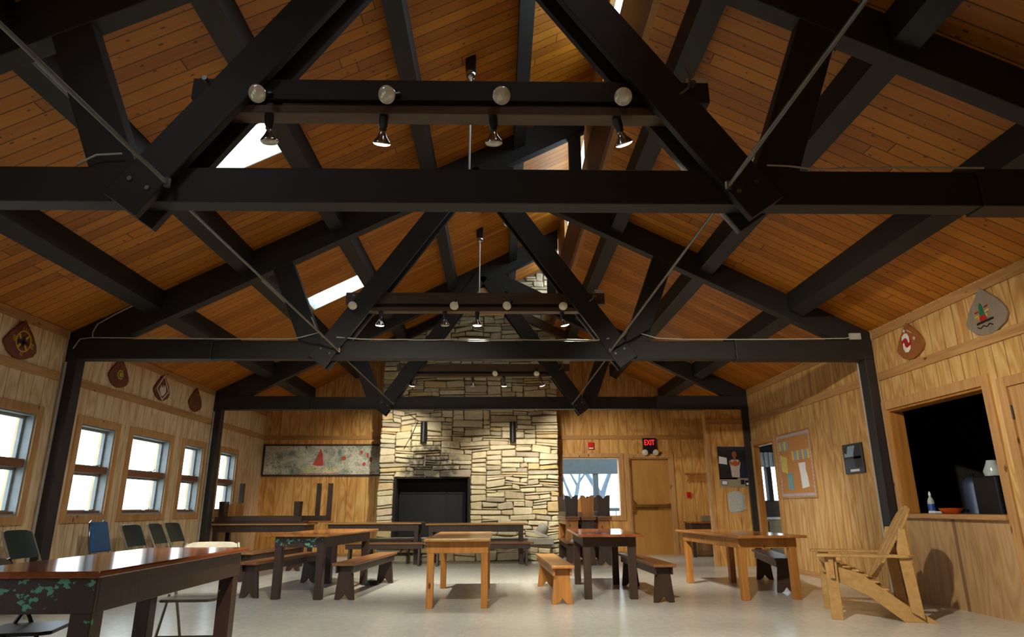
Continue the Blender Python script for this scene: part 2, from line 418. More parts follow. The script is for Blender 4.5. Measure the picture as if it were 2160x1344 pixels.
# roof planes
SKY = [(-3.09, -2.18, 1.2, 1.8), (-3.09, -2.18, 5.52, 6.1), (-3.09, -2.18, 9.85, 10.43)]
def onCL(u, v, d): return (u - d*.0, v, zl(u)+d)
w = grid_wall(MB(), onCL, 0, 0, SKY, 0, .16, XL-.3, XC+.05, YB-.2, YE+.2)
struct(w.build('ceiling_left', M['ceil']), 'left slope of knotty pine boards')
w = MB().prism(rect(XC-.02, XR+.3, YB-.2, YE+.2), lambda u, v, d: (u, v, zr(u)+d), 0, .16)
struct(w.build('ceiling_right', M['ceil']), 'right slope of knotty pine boards')
for i, (a, b, c, d) in enumerate(SKY[1:]):
    w = MB().prism(rect(a-.03, b+.03, c-.03, d+.03), onCL, .2, .21)
    o = struct(w.build('window_%d' % (20+i), M['glass']), 'bright skylight pane in the left roof slope')
    w = MB()
    for q in (rect(a, a+.015, c, d), rect(b-.015, b, c, d), rect(a+.015, b-.015, c, c+.015), rect(a+.015, b-.015, d-.015, d)): w.prism(q, onCL, -.004, .2)
    w.build('skylight_frame', M['white'], o)
struct(MB().prism(rect(XC+.06, XR+.3, YB-.2, YE+.2), lambda u, v, d: (u, v, zr(u)+d), .165, .18).build('roof_outside', M['white']))
# clerestory wall at XC
CG = [(-.2, 2.25), (4.0, 6.45), (8.15, 11.0), (12.3, 14.3)]
def onC(u, v, d): return (XC+d, u, v)
ZS, ZH = 5.6, 6.28
w = grid_wall(MB(), onC, 0, 0, [(a, b, ZS, ZH) for a, b in CG], 0, .06, YB, YE, zr(XC)-.03, zl(XC)+.02)
struct(w.build('wall_clerestory', M['trimx']), 'tan boards of the clerestory wall along the ridge')
for i, (a, b) in enumerate(CG[1:]):
    struct(MB().prism(rect(a, b, ZS, ZH), onC, .025, .035).build('window_%d' % (30+i), M['glass']), 'clerestory window strip by the ridge')
struct(MB().prism(rect(YB, YE, zr(XC)-.02, ZS), onC, -.035, 0).build('trim_1', M['fascia']), 'red brown fascia board under the clerestory')

# trim boards
n = 2
def trim(f, u0, u1, v0, v1, d, mat):
    global n
    o = struct(MB().prism(rect(u0, u1, v0, v1), f, 0, d).build('trim_%d' % n, mat, bevel=.004)); n += 1; return o
for a, b in ((YB, Y1-.12), (Y1+.12, Y2-.12), (Y2+.12, Y3-.12), (Y3+.12, YE-.02)): trim(onL, a, b, 2.46, 2.56, .02, M['trim']); trim(onL, a, b, 2.98, 3.08, .02, M['trim'])
for a, b in ((-Y1+.12, -YB), (-Y2+.12, -Y1-.12), (-Y3+.12, -Y2-.12)): trim(onR, a, b, 2.46, 2.56, .02, M['trim']); trim(onR, a, b, 2.98, 3.08, .02, M['trim'])
trim(onE, XL+.02, -2.5, 2.46, 2.55, .02, M['trimx']); trim(onE, 1.26, XR-.02, 2.46, 2.55, .02, M['trimx'])
trim(lambda u, v, d: (u, 12.02-d, v), 3.83, XR-.02, 2.46, 2.55, .02, M['trimx'])
trim(lambda u, v, d: (u, 12.02-d, v), 3.79, 3.84, 0, 2.46, .02, M['trimz'])
for nm, f, a, b in (('left', onL, YB, YE), ('right', onR, -12, -7.7), ('back', onE, XL, XR)):
    if nm == 'back':
        w = MB().prism(rect(XL, -2.52, 0, .07), f, 0, .015); w.prism(rect(1.27, 2.82, 0, .07), f, 0, .015); w.prism(rect(3.9, XR, 0, .07), f, 0, .015)
    elif nm == 'right': w = MB().prism(rect(-10.95, -7.95, 0, .07), f, 0, .015)
    else: w = MB().prism(rect(a, b, 0, .07), f, 0, .015)
    struct(w.build('baseboard_'+nm, M['trim']))

# ------------------------------------------------------------------ windows on the left wall
for i, (a, b) in enumerate(WL):
    w = MB(); c = .095
    for q in (rect(a-c, a, ZB-c, ZT+c), rect(b, b+c, ZB-c, ZT+c), rect(a, b, ZT, ZT+c), rect(a, b, ZB-c, ZB)): w.prism(q, onL, -.002, .022)
    o = struct(w.build('window_%d' % (i+1), M['trimz'], bevel=.004), 'cased double window in the left wall, %s from the near end' % ('first', 'second', 'third', 'fourth', 'fifth')[i])
    w = MB()
    for q in (rect(a, a+.018, ZB, ZT), rect(b-.018, b, ZB, ZT), rect(a+.018, b-.018, ZT-.02, ZT), rect(a+.018, b-.018, ZB, ZB+.02)): w.prism(q, onL, -.16, -.003)
    w.build('window_jamb', M['jamb'], o)
    w = MB(); zc = 1.49; w.prism(rect(a+.018, b-.018, zc-.045, zc+.045), onL, -.15, -.02); w.prism(rect(a+.018, b-.018, ZB+.02, ZB+.05), onL, -.15, -.03)
    w.build('window_rail', M['rail'], o)
    for z0, z1 in ((ZB+.05, zc-.045), (zc+.045, ZT-.02)):
        w = MB(); s_ = .03; p, q_ = a+.018, b-.018
        for q in (rect(p, p+s_, z0, z1), rect(q_-s_, q_, z0, z1), rect(p+s_, q_-s_, z1-s_, z1), rect(p+s_, q_-s_, z0, z0+.012)): w.prism(q, onL, -.14, -.1)
        sh = w.build('sash', M['jamb'], o)
        MB().prism(rect(p+s_, q_-s_, z0+.012, z1-s_), onL, -.123, -.118).build('pane', M['glass'], sh)
        cy = (a+b)/2+.04
        k = MB(); k.cyl(onL(cy, z0-.0, -.02), onL(cy, z0-.0, .03), .012); k.tube([onL(cy, z0, .03), onL(cy+.04, z0+.012, .045), onL(cy+.075, z0+.03, .04)], .006)
        k.build('window_crank', M['steel'], o, smooth=True)

for i, (a, b) in enumerate(WB):
    o = struct(MB().prism(rect(a, b, ZB, ZT), onL, -.123, -.118).build('window_%d' % (40+i), M['glass']))
    MB().prism(rect(a, b, 1.45, 1.53), onL, -.15, -.02).build('window_rail', M['rail'], o)
# end wall window
a, b, c, d = EW; q = .09
w = MB()
for r_ in (rect(a-.06, a, c-q, d+q), rect(b, b+q, c-q, d+q), rect(a, b, d, d+q), rect(a, b, c-q, c)): w.prism(r_, onE, -.002, .022)
ew = struct(w.build('window_10', M['trimz'], bevel=.004), 'window in the far end wall right of the chimney')
w = MB()
for r_ in (rect(a, a+.02, c, d), rect(b-.02, b, c, d), rect(a+.02, b-.02, d-.02, d), rect(a+.02, b-.02, c, c+.02)): w.prism(r_, onE, -.2, -.003)
w.build('window_jamb', M['trimz'], ew)
MB().prism(rect(a+.02, b-.02, c+.02, d-.02), onE, -.1, -.095).build('pane', M['glass'], ew)
# end door
a, b, c, d = ED; q = .085
w = MB()
for r_ in (rect(a-q, a, 0, d+q), rect(b, b+q, 0, d+q), rect(a, b, d, d+q)): w.prism(r_, onE, -.002, .022)
dr = struct(w.build('door_1', M['trimz'], bevel=.004), 'flush exit door with push bar in the far end wall')
w = MB()
for r_ in (rect(a, a+.025, 0, d), rect(b-.025, b, 0, d), rect(a+.025, b-.025, d-.025, d)): w.prism(r_, onE, -.2, -.003)
w.build('door_jamb', M['trimz'], dr)
MB().prism(rect(a+.026, b-.026, 0, d-.026), onE, -.11, -.065).build('door_leaf', M['door'], dr)
w = MB(); w.prism(rect(a+.03, a+.1, .88, 1.12), onE, -.065, -.0); w.prism(rect(a+.1, b-.04, .985, 1.045), onE, -.03, .015); w.prism(rect(a+.1, b-.3, .93, .975), onE, -.065, -.045); w.prism(rect(b-.09, b-.03, .97, 1.06), onE, -.065, -.02)
w.build('push_bar', M['brass'], dr, bevel=.006)
# doorway casing on right wall
a, b, c, d = DW; w = MB()
for r_ in (rect(-b-.05, -b, 0, d+.09), rect(-a, -a+.09, 0, d+.09), rect(-b, -a, d, d+.09)): w.prism(r_, onR, -.002, .022)
o = struct(w.build('door_2', M['trimz'], bevel=.004), 'open cased doorway in the right wall beside the cork board')
w = MB()
for r_ in (rect(-b, -b+.025, 0, d), rect(-a-.025, -a, 0, d), rect(-b+.025, -a-.025, d-.025, d)): w.prism(r_, onR, -.1, -.003)
w.build('door_jamb', M['pine'], o)
# kitchen hatch casing, sill
a, b, c, d = KO; w = MB()
for r_ in (rect(-b-.075, -b, c-.02, d+.1), rect(-a, -a+.1, 0, d+.1), rect(-b, -a, d, d+.1)): w.prism(r_, onR, -.002, .025)
o = struct(w.build('window_12', M['trimz'], bevel=.004), 'serving hatch opening to the dark kitchen')
w = MB()
for r_ in (rect(-b, -b+.025, c, d), rect(-a-.025, -a, c, d), rect(-b+.025, -a-.025, d-.025, d)): w.prism(r_, onR, -.17, -.003)
w.build('hatch_jamb', M['pine'], o)
MB().prism(rect(-b-.09, -a+.0, c-.05, c+.0), onR, -.5, .05).build('hatch_sill', M['trim'], o, bevel=.004)
# right hand kitchen door
w = MB()
for r_ in (rect(-5.86, -5.76, 0, 2.13), rect(-5.76, -4.84, 2.04, 2.13), rect(-4.84, -4.74, 0, 2.13)): w.prism(r_, onR, -.002, .03)
o = struct(w.build('door_3', M['trimz'], bevel=.004), 'pine kitchen door at the right edge beyond the hatch')
MB().prism(rect(-5.745, -4.85, .01, 2.035), onR, 0, .012).build('door_leaf', M['trimz'], o)
w = MB(); w.cyl(onR(-5.75, 1.75, .02), onR(-5.75, 1.87, .02), .008); w.build('hinge', M['iron'], o)

# ------------------------------------------------------------------ rooms behind, outside
w = MB(); grid_wall(w, lambda u, v, d: (9.0+d, u, v), 0, 0, [(10.2, 14.0, .9, 2.3)], 0, .2, 3, YE, 0, 2.75); w.box(4.8, 9, 3, 3.15, 0, 2.75); w.box(4.8, 9, 9.3, 9.45, 0, 2.75)
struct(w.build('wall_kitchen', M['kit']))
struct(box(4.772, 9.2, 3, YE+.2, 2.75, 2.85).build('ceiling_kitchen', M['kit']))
onK = lambda u, v, dd: (u, YE+.03-dd, v)
KW = [(5.76, 5.99, 1.12, 1.86), (6.09, 6.32, 1.12, 1.86)]
w = grid_wall(MB(), onK, 0, 0, KW, -.17, 0, XR+.0, 9.2, 0, 2.76)
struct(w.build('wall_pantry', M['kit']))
for i, (a, b, c, d) in enumerate(KW):
    struct(MB().prism(rect(a, b, c, d), onK, -.1, -.095).build('window_%d' % (13+i), M['glass']))
struct(MB().prism(rect(10.2, 14.0, .9, 2.3), lambda u, v, d: (9.1+d, u, v), 0, .005).build('window_16', M['glass']))  # unseen window, added to light the valance and cabinet
w = MB()
for i in range(24):
    x = 5.5+i*.05; w.prism(rect(x, x+.05, 1.84, 2.16), onK, .03+.015*(i % 2), .04+.015*(i % 2))
tag(w.build('valance', M['curt']), 'white cloth valance over the windows seen through the doorway', 'curtain')
t = thing('base_cabinet', 'beige base cabinet with white top seen through the doorway', 'cabinet', (6.15, 14.2, 0))
box(-.8, .8, -.3, .55, 0, .74).build('cabinet_body', M['kcab'], t); box(-.82, .82, -.33, .55, .74, .78).build('worktop', M['white'], t)
w = MB(); w.box(-.6, -.05, -.315, -.3, .1, .7); w.box(.05, .6, -.315, -.3, .1, .7); w.build('cabinet_door', M['kcab'], t, bevel=.004)
tag(box(5.35, 6.95, 14.35, 14.74, .782, 1.1).build('wooden_crate', M['darky']), 'dark wooden box on the white worktop seen through the doorway', 'crate')

struct(box(-60, 60, -40, 80, -.5, -.3).build('ground', M['ground']), 'pale winter ground outside')
def tree(x, y, h, r, forks, label, seed=0):
    rr = random.Random(seed); w = MB()
    def limb(p, dv, ln, rad, depth):
        pts = [Vector(p)]; dd = Vector(dv).normalized()
        for k in range(4):
            dd = (dd+Vector((rr.uniform(-.12, .12), rr.uniform(-.12, .12), .03))).normalized(); pts.append(pts[-1]+dd*ln/4)
        for k in range(4): w.cyl(pts[k], pts[k+1], rad*(1-.1*k), rad*(1-.1*(k+1)), 8)
        if depth:
            for s_ in forks: limb(pts[-1], (dd+Vector((s_, rr.uniform(-.3, .3), .25))).normalized(), ln*.75, rad*.62, depth-1)
    limb((0, 0, -.4), (0, 0, 1), h, r, 3)
    return tag(w.build('tree', M['bark'], loc=(x, y, 0)), label, 'tree', 'bare trees outside the windows')
tree(4.0, 25, 1.75, .17, (-.55, .6), 'bare forked tree seen through the right half of the end window', 3)
tree(3.15, 27, 1.3, .15, (-.8, .45), 'bare slanting tree seen through the left half of the end window', 8)
tree(2.75, 24, 1.5, .1, (-.5, .7), 'thinnest bare tree at the left edge of the end window', 12)
tree(-8.9, 12.55, 4, .3, (-.6, .6), 'pale tree trunk seen through the second left window', 5)
t = thing('porch', 'blue grey porch outside the end window', 'porch', (0, 17.5, 0))
box(.5, 4.6, -.1, .1, 1.83, 2.6).build('porch_beam', M['porch'], t)
box(2.46, 2.6, -.08, .08, -.3, 1.83).build('porch_post', M['porch'], t); box(.4, .54, -.08, .08, -.3, 1.83).build('porch_post', M['porch'], t)
box(.5, 4.6, -.04, .04, .89, .97).build('porch_rail', M['porch'], t)
w = MB()
for i in range(18): w.box(.6+i*.22, .62+i*.22, -.01, .01, -.3, .89)
w.build('baluster', M['porch'], t)

# ------------------------------------------------------------------ roof trusses
DEP, DEPR = .40, .33           # vertical drop of rafters below the boards
def truss(Y, label):
    t = thing('roof_truss', label, 'truss', (0, Y, 0), 0, 'black timber roof trusses')
    def P(poly, name, y0, y1, mat=M['black']):
        return MB().prism(poly, lambda u, v, d: (u, d, v), y0, y1).build(name, mat, t, bevel=.006)
    P([(XL, zl(XL)-DEP), (XC-.04, zl(XC)-DEP-.03), (XC-.04, zl(XC)-.01), (XL, zl(XL)-.01)], 'rafter', -.07, .07)
    P([(-.42, zr(-.42)-DEPR-.02), (XR, zr(XR)-DEPR), (XR, zr(XR)-.01), (-.42, zr(-.42)-.01)], 'rafter', -.068, .068)
    P(rect(.94, 1.1, zr(1.0)-.1, zl(1.0)-.06), 'clerestory_post', -.06, .06, M['blackz'])
    P(rect(-3.49, 2.92, 2.745, 2.972), 'tie_beam', -.065, .065)
    P(rect(XL+.005, -3.49, 2.74, 2.985), 'tie_beam_end', -.085, .085); P(rect(2.92, XR-.005, 2.735, 2.985), 'tie_beam_end', -.085, .085)
    for x0, x1, sg in ((XL+.005, XL+.145, 1), (XR-.125, XR-.005, -1)):
        p = P(rect(x0, x1, 0, 2.74), 'post', -.08, .08, M['blackz'])
        w = MB().box(x0+.01 if sg > 0 else x1-.03, x0+.03 if sg > 0 else x1-.01, -.105, -.082, .05, 2.7) if sg > 0 else MB().box(x0-.012, x0+.01, .081, .092, .05, 2.74)
        w.build('conduit', M['cable'], p)
    # crossed diagonals: twin planks either side of the tie
    for sg in (-1, 1):
        cx = -.31
        foot = Vector((cx+sg*1.895, 0, 2.70)); top = Vector((cx+sg*.02, 0, 5.36)); d = (top-foot).normalized(); nrm = Vector((d.z, 0, -d.x))
        for y0, y1 in ((-.125, -.07), (.07, .125)):
            c = [foot-nrm*.125, foot+nrm*.125, top+nrm*.125, top-nrm*.125]
            br = P([(v.x, v.z) for v in c], 'diagonal_brace', y0, y1)
        # strut from the foot up to the rafter
        s0 = Vector((cx+sg*1.98, 0, 2.9)); s1 = Vector((-2.76 if sg < 0 else 2.12, 0, (zl(-2.76)-DEP+.06) if sg < 0 else zr(2.12)-DEPR+.06)); d = (s1-s0).normalized(); nrm = Vector((d.z, 0, -d.x))*.13
        P([(v.x, v.z) for v in (s0-nrm, s0+nrm, s1+nrm, s1-nrm)], 'strut', -.062, .062)
    w = MB()
    for x, z in ((-1.80, 3.53), (1.20, 3.53)): w.cyl((x, -.16, z), (x, -.12, z), .016, n=10)
    for x, z in ((-2.16, 2.86), (1.53, 2.86), (-2.05, 2.8), (1.42, 2.8)): w.cyl((x, -.137, z), (x, -.12, z), .014, n=10)
    w.build('bolt', M['steel'], t)
    return t
truss(Y1, 'nearest black timber roof truss, its tie beam crossing the whole picture')
truss(Y2, 'middle black timber roof truss with posts beside the cased windows and hatch')
t3 = truss(Y3, 'far black timber roof truss just in front of the stone chimney')
MB().prism([(-.66, 4.62), (.1, 4.58), (.06, 4.7), (-.08, 4.94), (-.16, 5.04), (-.24, 5.1), (-.31, 5.115), (-.38, 5.09), (-.46, 5.02), (-.6, 4.84)], lambda u, v, d: (u, d, v), -.0695, .066).build('apex_gusset', M['brownbar2'], t3)
# end rafters against the chimney
w = MB().prism([(-3.15, zl(-3.15)-.2), (-.38, zl(-.38)-.2), (-.38, zl(-.38)-.01), (-3.15, zl(-3.15)-.01)], lambda u, v, d: (u, d, v), 13.72, 13.87)
tag(w.build('end_rafter', M['black']), 'short dark rafter on the left slope against the chimney', 'rafter')
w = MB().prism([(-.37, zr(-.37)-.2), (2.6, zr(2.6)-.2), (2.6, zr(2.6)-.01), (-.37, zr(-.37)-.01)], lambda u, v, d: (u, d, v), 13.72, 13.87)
tag(w.build('end_rafter', M['brownbar']), 'short rafter on the right slope against the chimney, lamp glow in its brown', 'rafter')  # right rafter gets the lighter brown: warm lamp glow put into its colour
# purlins
PL = [(-4.25, 'lowest'), (-3.2, 'second'), (-2.09, 'third'), (-.9, 'fourth'), (.27, 'highest, next to the clerestory')]
for x, nm in PL:
    w = MB().prism([(x-.075, zl(x-.075)-.24), (x+.075, zl(x+.075)-.24), (x+.075, zl(x+.075)-.006), (x-.075, zl(x-.075)-.006)], lambda u, v, d: (u, d, v), YB, YE-.02)
    tag(w.build('roof_purlin', M['blacky']), 'black purlin along the left roof slope, %s up from the wall' % nm, 'purlin', 'black purlins under the roof boards')
for x, nm in ((3.72, 'lowest'), (2.63, 'middle'), (1.52, 'highest')):
    w = MB().prism([(x-.075, zr(x-.075)-.24), (x+.075, zr(x+.075)-.24), (x+.075, zr(x+.075)-.006), (x-.075, zr(x-.075)-.006)], lambda u, v, d: (u, d, v), YB, YE-.02)
    tag(w.build('roof_purlin', M['blacky']), 'black purlin along the right roof slope, %s of the three' % nm, 'purlin', 'black purlins under the roof boards')
# steel rods
for Yn, nm in ((Y1, 'nearest'), (Y2, 'middle'), (Y3, 'far')):
    for xa, xb, sd in ((-1.94, -3.12, 'left'), (1.36, 2.30, 'right')):
        za = 2.83; zb = (zl(xb)-.28) if sd == 'left' else zr(xb)-.26
        w = MB().cyl((xa, Yn-.13, za), (xb, Yn-4.1, zb), .013, n=10); w.cyl((xa, Yn-.128, za-.02), (xa, Yn-.128, za+.03), .02, n=8)
        tag(w.build('tie_rod', M['steel'], smooth=True), 'steel tie rod down to the %s end of the %s truss tie beam' % (sd, nm), 'rod', 'steel tie rods of the roof')
# cables on trusses
def cable(label, pts, r=.007, mat='cable'):
    return tag(MB().tube(pts, r).build('cable', M[mat], smooth=True), label, 'cable')
yf = Y2-.1
cable('pale cable along the middle truss tie beam, centre stretch', [(-1.98, yf-.03, 3.0), (-1.7, yf, 2.985)]+[(x, yf+.02, 2.982+.004*math.sin(x*9)) for x in [-1.4+.2*i for i in range(14)]]+[(1.35, yf-.03, 2.99)])
cable('pale cable along the left arm of the middle truss tie beam', [(-5.14, yf, 2.86), (-5.08, yf, 2.98), (-4.95, yf, 3.0), (-4.4, yf, 2.995), (-3.5, yf, 2.985), (-2.55, yf, 2.985), (-2.42, yf-.05, 2.99), (-2.2, yf-.05, 3.05), (-2.3, yf-.05, 3.25)])
cable('pale cable rising on the left rafter of the middle truss', [(-4.93, yf, 3.0), (-4.94, yf, 3.07), (-4.9, yf, 3.17), (-4.7, yf, 3.3), (-4.45, yf, 3.44), (-4.3, yf, 3.53)])
cable('pale cable along the right arm of the middle truss tie beam', [(1.75, yf, 3.06), (1.95, yf, 3.0), (2.3, yf, 2.985), (3.3, yf, 2.985), (4.3, yf, 3.0), (4.42, yf, 3.03)])
yf = Y1-.1
cable('pale cable along the right arm of the nearest truss tie beam', [(1.62, yf, 2.99), (1.75, yf, 2.985), (1.9, yf, 2.965), (2.4, yf, 2.98), (2.95, yf, 2.98)], .006)
cable('pale cable looping at the left foot of the nearest truss', [(-2.5, yf, 2.97), (-2.4, yf, 3.03), (-2.25, yf, 3.04)], .006)
t = tag(box(4.36, 4.5, Y2-.1, Y2-.04, 2.987, 3.07).build('junction_box', M['cable'], bevel=.006), 'grey junction box at the right end of the middle tie beam', 'junction box')

# ------------------------------------------------------------------ light bars and flood lamps
def light_bar(Y, label):
    t = thing('light_bar', label, 'light bar', (0, Y, 0), 0, 'timber light bars between the diagonals')
    box(-1.92, 1.33, -.055, .055, 3.455, 3.60).build('bar_beam', M['brownbar'] if Y > Y1 else M['black'], t, bevel=.004)
    box(-1.70, 1.08, -.062, .062, 3.355, 3.41).build('bar_plank', M['brownbar'], t, bevel=.004)
    box(-1.66, 1.04, -.03, .03, 3.41, 3.455).build('bar_track', M['socket'], t)
    box(1.2, 1.33, -.02, .06, 3.602, 3.66).build('switch_box', M['white'], t, bevel=.004)
    w = MB().tube([(1.0, -.07, 3.43), (1.08, -.1, 3.44), (1.17, -.14, 3.5), (1.19, -.145, 3.58), (1.17, -.14, 3.66)], .009); w.cyl((.98, -.07, 3.43), (1.02, -.07, 3.43), .014)
    w.build('flexible_conduit', M['steel'], t, smooth=True)
    return t
BARS = [(Y1, 'nearest'), (Y2, 'middle'), (Y3, 'far')]
for Y, nm in BARS: light_bar(Y, 'dark timber light bar carrying flood bulbs on the %s truss' % nm)
def lamp_mesh():
    so = MB().lathe([(.017, .0), (.028, .004), (.028, .06), (.022, .075), (.024, .09)], 16)
    bu = MB().lathe([(.016, .088), (.018, .10), (.03, .125), (.052, .155), (.0555, .165), (.054, .17)], 22)
    fa = MB().lathe([(.054, .1702), (.045, .179), (.025, .184), (.004, .1855)], 22)
    return so, bu, fa
PROTO = {}
def flood(loc, aim, lit, label):
    k = lit
    q = Vector(aim).to_track_quat('Z', 'Y')
    if k not in PROTO:
        t = thing('flood_lamp', label, 'lamp', loc, 0, 'flood lamps on the light bars')
        so, bu, fa = lamp_mesh()
        so.build('socket', M['socket'], t, smooth=True); bo = bu.build('bulb', M['silver'], t, smooth=True); fa.build('bulb_lens', M['bulblit'] if lit else M['bulbface'], bo, smooth=True)
        PROTO[k] = t
    else: t = dup(PROTO[k], loc, 0, label)
    t.rotation_mode = 'QUATERNION'; t.rotation_quaternion = q; t.location = loc
    return t
def spot(loc, target, power, angle, blend=.6, col=(1, .92, .78), r=.05):
    l = bpy.data.lights.new('spot', 'SPOT'); l.energy = power; l.spot_size = math.radians(angle); l.spot_blend = blend; l.color = col; l.shadow_soft_size = r
    o = bpy.data.objects.new('flood_and_fill_beam', l); C.objects.link(o); o.location = loc
    o.rotation_euler = (Vector(target)-Vector(loc)).to_track_quat('-Z', 'Y').to_euler(); return o
ordn = ['first', 'second', 'third', 'fourth', 'fifth']
UP = {0: [-1.44, -.67, .01, .75], 1: [-1.79, -.55, .1, .785], 2: [-.07, .695]}
LO = {0: [(-1.43, 0, None), (-.72, 1, (-1.6, 7.2, 0)), (-.04, 0, None), (.73, 1, (3.4, 7.0, .4))],
      1: [(-1.475, 1, (-2.0, 9.6, 0)), (-.68, 0, None), (-.275, 1, (-.25, 8.6, 0)), (.78, 1, (2.4, 9.0, 0))],
      2: [(-1.6, 1, (-2.6, 14.6, 1.0)), (-.5, 0, None), (.09, 1, (.25, 14, .75)), (.765, 1, (2.3, 14.4, 1.1))]}
PW = 3.4
for i, (Y, nm) in enumerate(BARS):
    for j, x in enumerate(UP[i]):
        a = Vector((R.uniform(-.35, .35), -.8, -.55)).normalized(); base = Vector((x, Y-.16, 3.385)) - a*.15
        base.y = Y-.085; base.z = 3.47
        flood(base, a, 0, 'clear bulb facing out, %s from left in upper row of the %s light bar' % (ordn[j], nm))
    for j, (x, lit, tg) in enumerate(LO[i]):
        base = Vector((x, Y-.04, 3.352))
        a = (Vector(tg)-base).normalized() if lit else Vector((.03, .25, -1))
        a = Vector((a.x, a.y, a.z)); 
        if lit: a = (a*.7+Vector((0, 0, -.45))).normalized()
        lo = flood(base, a, lit, '%s flood bulb hanging %s from the left below the %s light bar' % ('lit' if lit else 'unlit', ordn[j], nm))
        if lit:
            en = {(0, 1): 170, (0, 3): 200, (1, 0): 170, (1, 2): 190, (1, 3): 170, (2, 0): 95, (2, 2): 100, (2, 3): 80}[(i, j)]
            spot(base+a*.22, tg, en*PW, 92 if i < 2 else 80, .75)

for x in (-.7, .7): spot((x, -.6, 3.15), (x*2.2, -.2, 0), 160, 110, .8)  # unseen fill spots behind the camera, added to lift the timber fronts
# pendant rods without fans
def pendant(x, y, z0, label, bottom):
    zt = zl(x); t = thing('pendant_rod', label, 'pendant rod', (x, y, z0))
    w = MB().box(-.055, .055, -.055, .055, zt-z0-.17, zt-z0+.02); w.build('ceiling_box', M['socket'], t, bevel=.01)
    MB().lathe([(.055, zt-z0-.17), (.058, zt-z0-.19), (.04, zt-z0-.23), (.014, zt-z0-.25)][::-1], 18).build('canopy_cup', M['chrome'], t, smooth=True)
    MB().cyl((0, 0, .02), (0, 0, zt-z0-.24), .011, n=12).build('stem', M['white'], t, smooth=True)
    MB().lathe([(.012, -.02), (.042, -.012), (.046, .005), (.03, .02), (.013, .03)], 18).build('end_cap', M[bottom], t, smooth=True)
pendant(-.305, 5.9, 3.84, 'long white pendant rod with end cap between the nearest and middle trusses', 'cream')
pendant(-.332, 10.3, 3.87, 'long white pendant rod with brass end between the middle and far trusses', 'brass')
tag(MB().lathe([(.05, 0), (.06, .01), (.06, .03), (.03, .045)], 16, Matrix.Translation((.12, 8.2, 4.72))).build('smoke_detector', M['white'], smooth=True), 'small white detector beside the right diagonal of the middle truss', 'detector')

